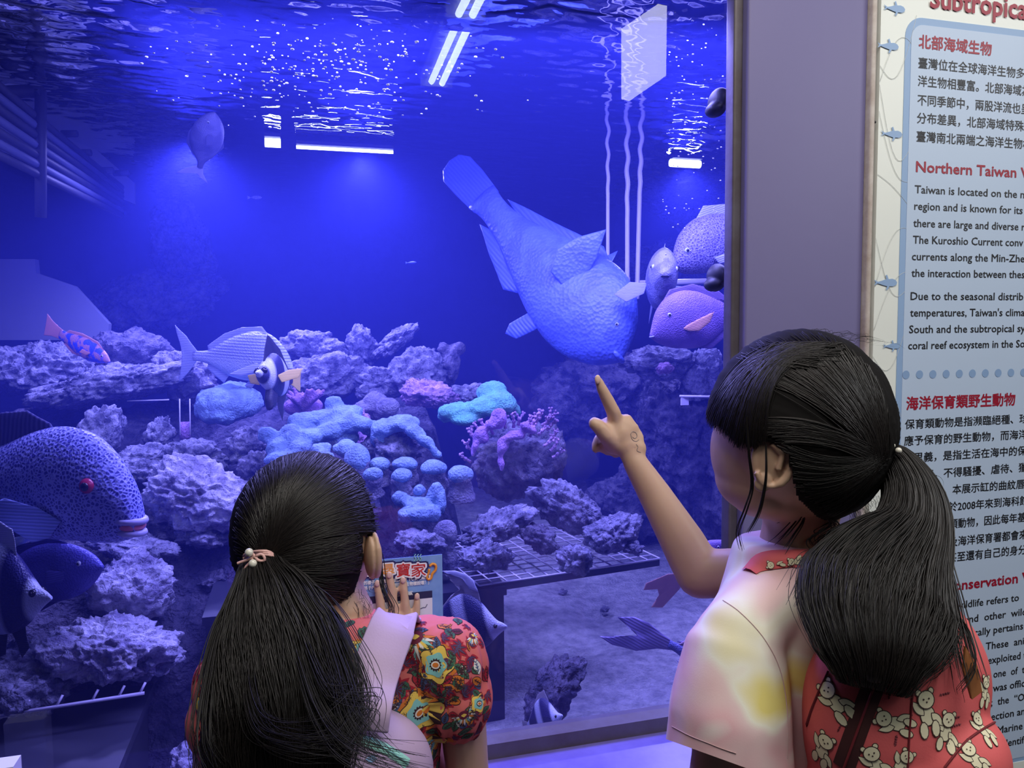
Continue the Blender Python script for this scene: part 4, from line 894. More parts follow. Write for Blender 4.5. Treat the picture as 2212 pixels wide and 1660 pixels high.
# ================================================================== people
def skin_mat(name, c):
    m = mat(name, c, .5, bump=(120, .06, .001)); b = m.node_tree.nodes['Principled BSDF']
    b.inputs['Subsurface Weight'].default_value = .12; b.inputs['Subsurface Radius'].default_value = (.01, .004, .002); return m
m_skin = skin_mat('child_skin', (0.56, 0.36, 0.25))
m_hair = mat('black_hair', (0.009, 0.007, 0.007), .42, Specular_IOR_Level=.35)
m_hair2 = mat('black_hair_sheen', (0.014, 0.011, 0.010), .40, Specular_IOR_Level=.38)
m_nail = mat('nail', (.72, .48, .40), .25)
m_lipc = mat('child_lip', (.50, .20, .17), .4)
m_cap = mat('black_hair_under', (0.007, 0.006, 0.006), .75, Specular_IOR_Level=.12)
m_white = mat('eye_white', (.8, .8, .8), .2)
def solid(name, mb, m, vox, sm, parent, kids=None):
    o = mb.build(name, m); remesh(o, vox, sm)
    keep(o, parent); return o
def wob(o, f, amp, seed=0):
    n = len(o.data.vertices)
    displace(o, lambda q, n: q + n * amp * (noise.noise(q * f + Vector((seed, 0, 0))) + .5 * noise.noise(q * f * 2.3)))
def chain(mb, pts, rr, n=14):
    for i in range(len(pts) - 1): mb.capsule(pts[i], pts[i + 1], rr[i], rr[i + 1], n)
class HeadSurf:
    def __init__(s, c, r): s.c = c; s.r = r      # ellipsoid with axes CR, CF, CU
    def at(s, px, py, k=1.0):
        d = ray(px, py).normalized(); o = CAMLOC - s.c
        ol = Vector((o.dot(CR) / s.r[0], o.dot(CF) / s.r[1], o.dot(CU) / s.r[2])) / k
        dl = Vector((d.dot(CR) / s.r[0], d.dot(CF) / s.r[1], d.dot(CU) / s.r[2])) / k
        a, b, c_ = dl.dot(dl), 2 * ol.dot(dl), ol.dot(ol) - 1
        D = b * b - 4 * a * c_
        if D < 0:
            t = -b / (2 * a); q = ol + dl * t; q.normalize()
            return s.c + (CR * q.x * s.r[0] + CF * q.y * s.r[1] + CU * q.z * s.r[2]) * k
        t = (-b - math.sqrt(D)) / (2 * a); return CAMLOC + d * t
    def proj(s, p, k=1.0):
        o = p - s.c; q = Vector((o.dot(CR) / s.r[0], o.dot(CF) / s.r[1], o.dot(CU) / s.r[2])); q.normalize()
        return s.c + (CR * q.x * s.r[0] + CF * q.y * s.r[1] + CU * q.z * s.r[2]) * k
def topix(p):
    q = p - CAMLOC; t = q.dot(CF); return CX + q.dot(CR) / t * F_PX, CY - q.dot(CU) / t * F_PX, t
def hair_curves(name, strands, rad, m, parent, kind='stuff'):
    c = bpy.data.curves.new(name, 'CURVE'); c.dimensions = '3D'; c.bevel_depth = 1.0; c.bevel_resolution = 0; c.use_fill_caps = False; c.resolution_u = 2
    for i, st in enumerate(strands):
        sp = c.splines.new('POLY'); sp.points.add(len(st) - 1); co = []
        for p in st: co += [p[0], p[1], p[2], 1]
        sp.points.foreach_set('co', co); n = len(st)
        r = rad[i] if hasattr(rad, '__len__') else rad
        sp.points.foreach_set('radius', [r * (1 - .75 * (k / (n - 1)) ** 3) for k in range(n)])
    c.materials.append(m); o = bpy.data.objects.new('tmp', c); COL.objects.link(o)
    dg = bpy.context.evaluated_depsgraph_get(); dg.update()
    me = bpy.data.meshes.new_from_object(o.evaluated_get(dg)); bpy.data.objects.remove(o)
    r_ = bpy.data.objects.new(name, me); COL.objects.link(r_); me.polygons.foreach_set('use_smooth', [True] * len(me.polygons))
    keep(r_, parent); r_['kind'] = kind; return r_
def bez(pts, n):
    out = []
    for k in range(n):
        t = k / (n - 1); q = [Vector(p) for p in pts]
        while len(q) > 1: q = [a.lerp(b, t) for a, b in zip(q, q[1:])]
        out.append(q[0])
    return out
def cat_path(pts, n):       # Catmull-Rom through the points
    P_ = [pts[0]] + list(pts) + [pts[-1]]; m = len(pts) - 1; out = []
    for k in range(n):
        u = k / (n - 1) * m; i = min(int(u), m - 1); t = u - i; a, b, c, d = P_[i:i + 4]
        out.append(.5 * ((2 * b) + (c - a) * t + (2 * a - 5 * b + 4 * c - d) * t * t + (3 * b - a - 3 * c + d) * t ** 3))
    return out
def shell(name, hs, keepf, m, parent, k=1.0, groove=None):
    # hair cap: an ellipsoid cut along the hairline, with real thickness and combed ridges
    nu, nv = 200, 120; vs = []; ok = []
    for i in range(nv + 1):
        th = math.pi * i / nv
        for j in range(nu):
            a = 2 * math.pi * j / nu
            d = CR * math.sin(th) * math.cos(a) * hs.r[0] + CF * math.sin(th) * math.sin(a) * hs.r[1] + CU * math.cos(th) * hs.r[2]
            p = hs.c + d * k
            if groove: p = p + d.normalized() * groove(p)
            vs.append(p); ok.append(keepf(p))
    fs = []
    for i in range(nv):
        for j in range(nu):
            f = (i * nu + j, (i + 1) * nu + j, (i + 1) * nu + (j + 1) % nu, i * nu + (j + 1) % nu)
            if all(ok[q] for q in f): fs.append(f)
    o = MB().add(vs, fs).build(name, m); sd = o.modifiers.new('s', 'SOLIDIFY'); sd.thickness = .006; sd.offset = -1
    baked(o)
    bm = bmesh.new(); bm.from_mesh(o.data); bmesh.ops.delete(bm, geom=[v for v in bm.verts if not v.link_faces], context='VERTS'); bm.to_mesh(o.data); bm.free()
    keep(o, parent); return o
def tail_rings(rows, n=36):  # rows: centre px, py, half width px, t, depth m
    C_ = [P(r[0], r[1], r[3]) for r in rows]; cs = cat_path(C_, n)
    ws = np.interp(np.linspace(0, len(rows) - 1, n), range(len(rows)), [r[2] * r[3] / F_PX for r in rows]); ds = np.interp(np.linspace(0, len(rows) - 1, n), range(len(rows)), [r[4] for r in rows])
    out = []
    for k in range(n):
        t = (cs[min(k + 1, n - 1)] - cs[max(k - 1, 0)]).normalized(); sd = (CR - t * CR.dot(t)).normalized(); dp = t.cross(sd).normalized()
        out.append((cs[k], sd, dp, ws[k], ds[k]))
    return out
def ponytail(rows, parent, nst, seed, rad=.0006, core=.86, mats=(m_hair, m_hair2), endspread=1.0, cut=2):
    rg = tail_rings(rows); loft = []; nn = 48
    for (c, sd, dp, w_, d_) in rg:
        r = []
        for j in range(nn):
            a = 2 * math.pi * j / nn; k = core * (1 + .05 * math.sin(a * 9 + seed) + .03 * math.sin(a * 17 + 2))
            r.append(c + sd * math.cos(a) * w_ * k + dp * math.sin(a) * d_ * k)
        loft.append(r)
    loft = loft[:-cut]
    for q in range(1, 5):      # the solid core thins out before its end, the strands go on
        c = sum(loft[-q], Vector()) / nn; loft[-q] = [c + (v - c) * (1 - .22 * (5 - q)) for v in loft[-q]]
    keep(MB().loft(loft).build('ponytail', mats[0]), parent)
    rnd = random.Random(seed); st = [[], []]
    for i in range(nst):
        a = rnd.uniform(0, 2 * math.pi); k = rnd.uniform(.80, 1.04); ph = rnd.uniform(0, 6.28); tw = rnd.gauss(0, .25); L = rnd.choice([1, 1, .97, .93, .88]); m_ = int(len(rg) * L); pts = []
        wild = rnd.gauss(0, .05) if rnd.random() < .25 else 0
        for q in range(0, m_):
            c, sd, dp, w_, d_ = rg[q]; f = q / (len(rg) - 1); aa = a + tw * f + .05 * math.sin(f * 9 + ph); kk = k * (1 + wild * f * 3) * (1 + .05 * math.sin(f * 7 + ph) * endspread * (.4 + 1.2 * f))
            pts.append(c + sd * math.cos(aa) * w_ * kk + dp * math.sin(aa) * d_ * kk)
        st[0 if rnd.random() < .7 else 1].append(pts)
    for s_, m_ in zip(st, mats):
        hair_curves('hair_strands', s_, [rad * rnd.uniform(.6, 1.3) for _ in s_], m_, parent)
def ear(parent, c, out, up, fwd, s, m):
    # flattened cup with a rim, a lobe and an inner fold
    M = Matrix((fwd, out, up)).transposed(); mb = MB()
    mb.ell(c, (.017 * s, .006 * s, .026 * s), M, 20, 14); pts = []
    for k in range(15):
        a = R(-150 + 17.5 * k) - math.pi * .0
        pts.append(c + M @ Vector((-.016 * s * math.cos(a) * 1.0, .006 * s, .026 * s * math.sin(a + math.pi * .0) + .001)))
    mb.tube(pts, [.0028 * s] * 5 + [.0042 * s] * 6 + [.003 * s] * 4, 8)
    mb.ell(c + M @ Vector((.006 * s, .004 * s, -.022 * s)), (.008 * s, .004 * s, .009 * s), M, 12, 8)
    mb.tube([c + M @ Vector((.004 * s, .007 * s, .014 * s)), c + M @ Vector((-.005 * s, .009 * s, .004 * s)), c + M @ Vector((-.003 * s, .008 * s, -.010 * s))], .0028 * s, 8)
    o = mb.build('ear', m); remesh(o, .0012, 4); keep(o, parent); return o
def face(parent, hc, f, up, s, m, bvh):
    rt = f.cross(up).normalized()
    def q(a, b, c):        # a point on the face, c slightly below or above the skin
        d = (rt * a + up * b + f * .085).normalized(); h = bvh.ray_cast(hc + d * .125, -d, .125)[0]
        return (h if h else hc + d * .09) + d * (c - .084) * .35
    for sd in (-1, 1):
        keep(MB().ell(q(sd * .032, .0, .062), (.010 * s, .012 * s, .008 * s), nu=16, nv=10).build('eye', m_white), parent)
        keep(MB().ell(q(sd * .032, .0, .074), (.006 * s, .006 * s, .006 * s), nu=12, nv=8).build('pupil', m_eye), parent)
        keep(MB().tube([q(sd * .018, .004, .088), q(sd * .032, .010, .089), q(sd * .048, .003, .080)], .0014 * s, 6).build('eyelash', m_hair), parent)
        keep(MB().tube([q(sd * .016, .024, .086), q(sd * .034, .028, .085), q(sd * .050, .020, .074)], .0022 * s, 6).build('eyebrow', m_hair), parent)
    keep(MB().tube([q(-.018, -.052, .083), q(-.006, -.050, .091), q(.006, -.050, .091), q(.018, -.052, .083)], [.002 * s, .0045 * s, .0045 * s, .002 * s], 8).build('mouth', m_lipc), parent)
def legs(mb, x, y, top, s, fx):
    for sd in (-1, 1):
        p = Vector((x, y, 0)) + fx * (sd * .055 * s)
        chain(mb, [p + Vector((0, 0, top)), p + Vector((0, .01, top * .52)), p + Vector((0, -.005, .07))], [.058 * s, .040 * s, .028 * s])
def shoes(parent, x, y, fwd, fx, s, m):
    for sd in (-1, 1):
        p = Vector((x, y, 0)) + fx * (sd * .055 * s); mb = MB()
        M = Matrix((fx, fwd, Vector((0, 0, 1)))).transposed()
        mb.ell(p + fwd * .05 * s + Vector((0, 0, .035)), (.036 * s, .09 * s, .03), M); mb.ell(p + Vector((0, 0, .05)), (.036 * s, .045 * s, .05), M)
        o = mb.build('shoe', m); remesh(o, .006, 3)
        displace(o, lambda q, n: Vector((q.x, q.y, max(q.z, .001))))
        keep(o, parent)
# ---- flat print laid on curved cloth
class Print:
    def __init__(s, bvh): s.b = bvh; s.mb = MB(); s.ms = []; s.ix = {}
    def mi(s, m):
        if m.name not in s.ix: s.ix[m.name] = len(s.ms); s.ms.append(m)
        return s.ix[m.name]
    def frame(s, px, py):
        h = s.b.ray_cast(CAMLOC, ray(px, py).normalized(), 3.0)
        if h[0] is None: return None
        n = h[1]; n = n if n.dot(CF) < 0 else -n
        u = (CR - n * CR.dot(n)).normalized(); v = n.cross(u); 
        if v.dot(CU) < 0: v = -v
        return h[0], u, v, n, (h[0] - CAMLOC).dot(CF) / F_PX
    def poly(s, fr, pts, m, lift, ang=0, sc=1.0, ox=0, oy=0):
        if fr is None: return
        o, u, v, n, k = fr; ca, sa = math.cos(ang), math.sin(ang); c2 = (sum(p[0] for p in pts) / len(pts), sum(p[1] for p in pts) / len(pts)); vs = []
        def put(x, y):
            x, y = x * sc + ox, y * sc + oy; x, y = (x * ca - y * sa) * k, (x * sa + y * ca) * k
            q = o + u * x + v * y; h = s.b.ray_cast(q + n * .03, -n, .07)
            return None if h[0] is None else h[0] + n * lift
        for r in (1, .55):
            for p in pts:
                q = put(c2[0] + (p[0] - c2[0]) * r, c2[1] + (p[1] - c2[1]) * r)
                if q is None: return
                vs.append(q)
        q = put(*c2)
        if q is None: return
        vs.append(q); N_ = len(pts)
        s.mb.add(vs, [(i, (i + 1) % N_, N_ + (i + 1) % N_, N_ + i) for i in range(N_)] + [(N_ + i, N_ + (i + 1) % N_, 2 * N_) for i in range(N_)], s.mi(m))
    def strip(s, path, w_, m, lift, th=None):
        pts = []
        for px, py in path:
            h = s.b.ray_cast(CAMLOC, ray(px, py).normalized(), 3.0)
            if h[0] is not None: pts.append((h[0], h[1] if h[1].dot(CF) < 0 else -h[1]))
        if len(pts) < 2: return
        vs = []; n = len(pts)
        for i, (p, nn) in enumerate(pts):
            t = (pts[min(i + 1, n - 1)][0] - pts[max(i - 1, 0)][0]).normalized(); sd = t.cross(nn).normalized(); k = (p - CAMLOC).dot(CF) / F_PX
            for a in (-1, -.35, .35, 1):
                q = p + sd * a * w_ * .5 * k; h = s.b.ray_cast(q + nn * .02, -nn, .05); q = h[0] if h[0] is not None else q
                vs.append(q + nn * (lift if abs(a) < .9 else lift * .3))
        s.mb.add(vs, [(i * 4 + j, i * 4 + j + 1, i * 4 + j + 5, i * 4 + j + 4) for i in range(n - 1) for j in range(3)], s.mi(m))
    def done(s, name, parent, grand):
        if not s.mb.v: return
        o = s.mb.build(name, s.ms); o.parent = parent
        o.matrix_parent_inverse = (Matrix.Translation(Vector(grand.location)) @ parent.matrix_parent_inverse.inverted() @ Matrix.Translation(-Vector(grand.location)) @ Matrix.Identity(4)) if False else Matrix.Identity(4)
        o['kind'] = 'stuff'; return o
def bvh_of(o): return BVHTree.FromPolygons([v.co[:] for v in o.data.vertices], [tuple(p.vertices) for p in o.data.polygons])
def circ(r, n=16, rx=1.0, ry=1.0, cx=0, cy=0, wav=0, k=5, ph=0): return [((r * (1 + wav * math.cos(k * a + ph))) * math.cos(a) * rx + cx, (r * (1 + wav * math.cos(k * a + ph))) * math.sin(a) * ry + cy) for a in [2 * math.pi * i / n for i in range(n)]]
def leafp(L, w_, n=8, cx=0, cy=0): 
    up_ = [(L * i / n, w_ * math.sin(math.pi * (i / n) ** .8)) for i in range(n + 1)]; return [(x + cx, y + cy) for x, y in up_] + [(x + cx, -y + cy) for x, y in up_[-2:0:-1]]
# ------------------------------------------------------------------ smaller child, in front of the paper flyer
hA = P(662, 1152, .95); HS = HeadSurf(hA, (.0905, .094, .1015))
gx, gy = P(720, 1450, .93).x, P(720, 1450, .93).y
pa = empty('person', (gx, gy, 0)); tag(pa, 'small child seen from behind with long ponytail and floral shirt, hand on the glass', 'person')
fA = (CR * .55 + CF * .83).normalized(); fA.z = 0; fA.normalize(); LX = Vector((CR.x, CR.y, 0)).normalized(); FX = Vector((CF.x, CF.y, 0)).normalized()
mb = MB()
mb.ell(hA + UP * .004, (.082, .086, .094), None, 36, 24); mb.ell(hA + fA * .03 - UP * .035, (.060, .060, .062), None, 28, 18); mb.ell(hA + fA * .060 - UP * .078, .024)
mb.ell(hA + fA * .092 - UP * .022, (.009, .009, .012))
chain(mb, [hA + fA * .01 - UP * .05, P(745, 1330, .945), P(738, 1420, .94)], [.046, .037, .045])
sR, sL = P(960, 1420, .93), P(505, 1450, .90)
mb.ell(P(735, 1500, .93), (.10, .065, .10), None, 28, 18); mb.ell(P(735, 1760, .93), (.10, .07, .17), None, 28, 18)
mb.capsule(sL, sR, .035, .035)
elR = P(1012, 1690, .95); wrR = P(868, 1420, 1.135)
chain(mb, [sR, P(1000, 1560, .94), elR, elR.lerp(wrR, .5), wrR], [.036, .029, .0265, .024, .019])
elL = P(470, 1750, .93); chain(mb, [sL, P(470, 1600, .91), elL, P(560, 1800, 1.06)], [.034, .029, .026, .018])
# right hand, flat on the flyer against the glass: palm, four fingers, thumb
def G(px, py, off=.010): return PY(px, py, -off)
pc = G(862, 1372, .017)
for q in ((836, 1350), (858, 1346), (880, 1348), (897, 1358), (865, 1385), (845, 1380), (885, 1385)): mb.ell(G(*q, .016), (.0135, .0095, .016), None, 16, 10)
chain(mb, [wrR, G(868, 1392, .018)], [.019, .0175])
FG = [((832, 1345), (823, 1318), (818, 1285), (815, 1260)), ((853, 1342), (850, 1308), (845, 1270), (841, 1242)), ((878, 1344), (876, 1312), (873, 1278), (871, 1253)), ((897, 1352), (900, 1328), (901, 1304), (901, 1288))]
for k, fg in enumerate(FG):
    r0 = (.0072, .0074, .0073, .0064)[k]
    chain(mb, [G(*fg[0], .013), G(*fg[1], .013), G(*fg[2], .0105), G(*fg[3], .0082)], [r0 * 1.12, r0, r0 * .95, r0 * .82], 12)
chain(mb, [G(838, 1385, .016), G(812, 1362, .014), G(799, 1340, .011), G(794, 1324, .0095)], [.011, .0088, .0078, .0066], 12)
legs(mb, gx, gy, .50, .9, LX)
body = solid('body', mb, m_skin, .0032, 5, pa)
for fg in FG: keep(MB().ell(G(fg[3][0], fg[3][1] + 1, .0145), (.0042, .0018, .0055), nu=12, nv=8).build('fingernail', m_nail), pa)
face(pa, hA - UP * .012, fA, UP, .98, m_skin, bvh_of(body))
rtA = fA.cross(UP)
ear(pa, P(799, 1203, .925), (rtA * .40 + fA * .75).normalized(), UP, (fA * .40 - rtA * .75).normalized(), 1.0, m_skin)
ear(pa, hA - rtA * .083 - UP * .02, (-rtA - fA * .3).normalized(), UP, (fA - rtA * .3).normalized(), 1.0, m_skin)
shoes(pa, gx, gy, FX, LX, .85, mat('white_shoe', (.6, .6, .62), .5))
# hair cap: kept above the nape line, open at the face
def keepA(p):
    d = (p - hA); n_ = d.normalized(); x, y, _t = topix(p)
    if n_.dot(fA) > .42 and n_.z < .62: return False
    lim = np.interp(x, [500, 560, 640, 700, 745, 775, 800, 830], [1290, 1315, 1335, 1338, 1310, 1270, 1218, 1190])
    if n_.dot(CF) > .1: lim = 1265
    if x > 786 - max(0, y - 1215) * .3 and y > 1158: return False
    return y < lim
TA = HS.at(567, 1216, 1.05)
def grA(p):
    d = p - TA; a = math.atan2(d.dot(CU), d.dot(CR)); return .0016 * noise.noise(Vector((a * 16, d.length * 6, 0))) + .0012 * noise.noise(Vector((a * 42, d.length * 8, 4)))
shell('hair', HS, keepA, m_cap, pa, 1.0, grA)
rnd = random.Random(2); st = [[], []]
for i in range(2100):
    a = rnd.uniform(R(-72), R(262)); q = rnd.uniform(.80, 1.01) if rnd.random() < .75 else rnd.uniform(.35, .9)
    rx, ry = 662 + 160 * math.cos(a) * q, 1152 - 178 * math.sin(a) * q
    if rx > 755 and ry > 1150: rx, ry = 772 + rnd.uniform(-18, 10), rnd.uniform(1150, 1240)
    if ry > 1310 and rx > 600: ry = 1310 - rnd.uniform(0, 25)
    if math.hypot(rx - 567, ry - 1216) < 45: continue
    ex_, ey_ = 567 + rnd.gauss(0, 9), 1214 + rnd.gauss(0, 9)
    mx, my = (rx + ex_) / 2, (ry + ey_) / 2; dx, dy = ex_ - rx, ey_ - ry; L = math.hypot(dx, dy)
    bl = (-.10 if a > R(100) else .14) * (1 if math.sin(a) > -.2 else -.8) + rnd.gauss(0, .02)
    cx_, cy_ = mx - dy * bl, my + dx * bl; pts = []
    k = rnd.uniform(1.003, 1.022)
    for s_ in range(12):
        t = s_ / 11; x = (1 - t) ** 2 * rx + 2 * t * (1 - t) * cx_ + t * t * ex_; y = (1 - t) ** 2 * ry + 2 * t * (1 - t) * cy_ + t * t * ey_
        pts.append(HS.at(x, y, k + .03 * max(0, t - .8)))
    st[0 if rnd.random() < .62 else 1].append(pts)
for s_, m_ in zip(st, (m_hair, m_hair2)): hair_curves('hair_strands', s_, [rnd.uniform(.0003, .0008) for _ in s_], m_, pa)
ROWA = [(567, 1214, 44, .868, .022), (572, 1245, 60, .858, .028), (583, 1300, 98, .842, .034), (594, 1380, 134, .82, .036), (604, 1460, 150, .795, .034), (610, 1540, 156, .772, .028), (604, 1610, 156, .757, .020), (602, 1680, 140, .75, .014), (604, 1740, 105, .75, .008)]
ponytail(ROWA, pa, 1900, 4, .0006, endspread=1.6, cut=14)
# locks curling away on the right and left
rnd = random.Random(9); st = []
LOCK = [[(600, 1230, 0.85), (700, 1300, 0.837), (760, 1400, 0.799), (790, 1480, 0.777), (786, 1545, 0.759)], [(600, 1240, 0.85), (680, 1320, 0.822), (730, 1450, 0.775), (760, 1560, 0.734), (830, 1650, 0.715)], [(590, 1240, 0.85), (660, 1380, 0.795), (720, 1500, 0.751), (790, 1520, 0.746), (745, 1600, 0.715)],
        [(590, 1240, 0.85), (540, 1420, 0.784), (560, 1560, 0.734), (640, 1600, 0.715), (730, 1590, 0.716)], [(540, 1240, 0.85), (480, 1350, 0.813), (450, 1480, 0.767), (440, 1600, 0.735), (470, 1670, 0.735)], [(590, 1260, 0.85), (640, 1400, 0.789), (690, 1540, 0.74), (760, 1620, 0.715), (900, 1662, 0.705)],
        [(800, 1120, 0.95), (822, 1200, 0.95), (828, 1260, 0.94), (850, 1310, 0.93), (838, 1345, 0.92)]]
for li, lk in enumerate(LOCK):
    base = [P(*q) for q in lk]
    for k in range(46 if li < 6 else 14):
        o = Vector((rnd.gauss(0, 1), rnd.gauss(0, 1), rnd.gauss(0, 1))) * (.0050 if li < 6 else .0022); o2 = Vector((rnd.gauss(0, 1), rnd.gauss(0, 1), rnd.gauss(0, 1))) * .004
        st.append(cat_path([b + o * (.4 + .4 * j) + o2 * (j == len(base) - 1) for j, b in enumerate(base)], 26))
for k in range(40):        # fine flyaway hairs at the nape and crown
    x = rnd.uniform(690, 800); y = rnd.uniform(1255, 1320); st.append([P(x + 6 * j * rnd.uniform(-.3, 1.2), y + 14 * j * rnd.uniform(.3, 1), .925 - .003 * j) for j in range(5)])
hair_curves('hair_strands', st, [rnd.uniform(.0003, .0007) if i < 290 else .00022 for i in range(len(st))], m_hair, pa)
# hair tie with two pearls
m_tie = mat('pink_cord', s2l(226, 178, 170), .5); m_pearl = mat('pearl', (.75, .72, .62), .18, Specular_IOR_Level=.8)
tie = empty('hair_tie', TA); keep(tie, pa); tie.location = TA; tag(tie, 'pink cord hair tie with a bow and pearls')
def kt(o): o.parent = tie; o.matrix_parent_inverse = Matrix.Translation(-TA); return o
for k in range(3):
    pts = [P(568 + 42 * math.cos(a) + 2 * k, 1203 - 12 * math.sin(a) + 26 * (math.cos(a) > .3) * (math.cos(a) - .3) + 4 * k, .845 + .028 * abs(math.cos(a)) ** 2) for a in [R(-20 + 220 * j / 20) for j in range(21)]]
    kt(MB().tube(pts, .0017, 8).build('cord', m_tie))
for path in ([(548, 1203), (534, 1210), (520, 1215), (513, 1218)], [(548, 1205), (540, 1190), (548, 1200), (560, 1212), (572, 1210), (566, 1198), (552, 1202)], [(546, 1206), (540, 1216), (530, 1228), (534, 1238)]):
    kt(MB().tube(cat_path([P(x, y, .838) for x, y in path], 16), .0016, 8).build('cord', m_tie))
for x, y in ((538, 1194), (546, 1218)): kt(MB().ell(P(x, y, .836), .0046, nu=20, nv=14).build('pearl', m_pearl))
# floral shirt
m_fl = mat('floral_cloth', s2l(216, 108, 104), .8, bump=(600, .15, .0005))
mb = MB(); rings = []
for z, a, b in ((.40, .175, .12), (.50, .150, .105), (.60, .130, .092), (.70, .126, .088), (.78, .130, .088), (.84, .136, .085), (.875, .132, .076), (.90, .112, .062), (.918, .080, .052), (.928, .056, .046)):
    c = Vector((gx, gy, z)); rings.append([c + LX * a * math.cos(t) + FX * b * math.sin(t) for t in [2 * math.pi * k / 40 for k in range(40)]])
mb.loft(rings)
mb.ell(P(968, 1432, .925), (.050, .056, .052), None, 28, 18); mb.ell(P(985, 1505, .925), (.043, .050, .052), None, 28, 18); mb.ell(P(990, 1560, .925), (.030, .034, .022))
mb.ell(P(505, 1490, .90), (.048, .05, .05), None, 28, 18); mb.ell(P(482, 1560, .90), (.042, .045, .050), None, 28, 18); mb.ell(P(920, 1385, .925), (.04, .045, .028))
sh = solid('shirt', mb, m_fl, .004, 8, pa)
def foldA(q, n):
    d = (q - P(975, 1480, .925)); k = max(0, 1 - d.length / .09); ang = math.atan2(d.dot(CR), d.dot(CF))
    return q + n * (.0040 * noise.noise(q * 22) + k * .005 * math.sin(ang * 14 + d.z * 30))
displace(sh, foldA); bv = bvh_of(sh)
C = lambda n_, *c: mat(n_, s2l(*c), .8)
ye, te, bu, gr, wh, orr, nb, na, rd = C('print_yellow', 236, 200, 92), C('print_teal', 132, 196, 196), C('print_burgundy', 104, 26, 56), C('print_green', 58, 104, 82), C('print_cream', 232, 226, 220), C('print_orange', 216, 120, 44), C('print_brown', 60, 34, 44), C('print_slate', 66, 86, 132), C('print_crimson', 170, 26, 52)
pr = Print(bv)
def daisy(x, y, s, a=0):
    fr = pr.frame(x, y)
    for k in range(15): 
        t = a + R(-190 + 200 * k / 14); pr.poly(fr, leafp(38 * s, 4.6 * s, 6, 12 * s, 0), nb, .0007, t); pr.poly(fr, leafp(35 * s, 3.6 * s, 6, 13 * s, 0), (wh, ye, te, wh, orr)[k % 5], .0010, t)
    pr.poly(fr, circ(19 * s, 18, 1, .9), bu, .0013); pr.poly(fr, circ(8 * s, 12, 1.2, .8, wav=.15, k=4), ye, .0016)
def poppy(x, y, s, a=0):
    fr = pr.frame(x, y)
    pr.poly(fr, circ(47 * s, 40, wav=.10, k=5, ph=1), orr, .0007, a); pr.poly(fr, circ(42 * s, 40, wav=.13, k=5), nb, .0009, a); pr.poly(fr, circ(40 * s, 40, wav=.13, k=5), ye, .0011, a)
    pr.poly(fr, circ(27 * s, 30, wav=.10, k=5), te, .0013, a); pr.poly(fr, circ(14 * s, 40, wav=.16, k=13), nb, .0015, a); pr.poly(fr, circ(10 * s, 16, 1.1, .9), wh, .0017, a); pr.poly(fr, circ(7 * s, 14, 1.1, .8), orr, .0019, a)
def leaf(x, y, s, a, c, c2=nb):
    fr = pr.frame(x, y); pr.poly(fr, leafp(46 * s, 13 * s, 8, -23 * s), c2, .0005, a); pr.poly(fr, leafp(42 * s, 11 * s, 8, -21 * s), c, .0008, a); pr.poly(fr, leafp(36 * s, 1.4 * s, 6, -18 * s), c2, .0011, a)
    for k in range(4):
        for sd in (-1, 1): pr.poly(fr, leafp(9 * s, .9 * s, 4), c2, .0011, a + sd * .8, 1.0, (-13 + 8 * k) * s * math.cos(sd * .8), (-13 + 8 * k) * s * -math.sin(sd * .8))
def burst(x, y, s, a, c=bu, c2=rd):
    fr = pr.frame(x, y)
    for k in range(5):
        t = a + R(-70 + 35 * k); L = (30, 42, 50, 42, 30)[k] * s; pr.poly(fr, leafp(L, 9.5 * s, 6), c2, .0005 + .00003 * k, t); pr.poly(fr, leafp(L * .8, 5 * s, 6), c, .0008, t); pr.poly(fr, leafp(L * .7, 1 * s, 5), na, .0010, t)
# background leaves scattered over the whole shirt, then the blossoms
rnd = random.Random(31)
for k in range(330):
    x, y = (rnd.uniform(420, 1050) if k < 230 else rnd.uniform(850, 1055)), rnd.uniform(1340, 1660); 
    (leaf(x, y, rnd.uniform(.5, .95), rnd.uniform(0, 6.28), rnd.choice([bu, gr, rd, na, orr, gr])) if rnd.random() < .65 else burst(x, y, rnd.uniform(.35, .6), rnd.uniform(0, 6.28)))
for a in ((855, 1490, .9, 0), (1000, 1500, .8, .4), (865, 1450, .6, 2.8), (985, 1400, .7, -.5), (1015, 1420, .7, -1.2), (870, 1620, .7, -.4), (440, 1600, .7, 1), (955, 1380, .6, .2)): burst(*a)
for a in ((845, 1528, .8, 0, wh, nb), (1000, 1446, .7, .9, wh, nb), (855, 1545, .9, -.3, gr), (975, 1428, .9, 1.2, gr), (945, 1495, .8, -.7, gr), (1010, 1590, .7, .4, gr), (990, 1560, .8, 2.2, wh), (960, 1355, .8, -.4, orr), (1030, 1440, .8, 1.9, wh, na), (765, 1395, .8, .2, ye)): leaf(*a)
for a in ((898, 1378, .92, -.2), (1002, 1545, .6, .6), (1020, 1375, .45, 1.2)): daisy(*a)
for a in ((942, 1437, .9, 0), (905, 1540, 1.02, .5), (925, 1615, .75, 1.0), (438, 1525, .5, 0), (1035, 1520, .45, 0), (780, 1400, .4, 0)): poppy(*a)
pr.done('flower_print', sh, pa)
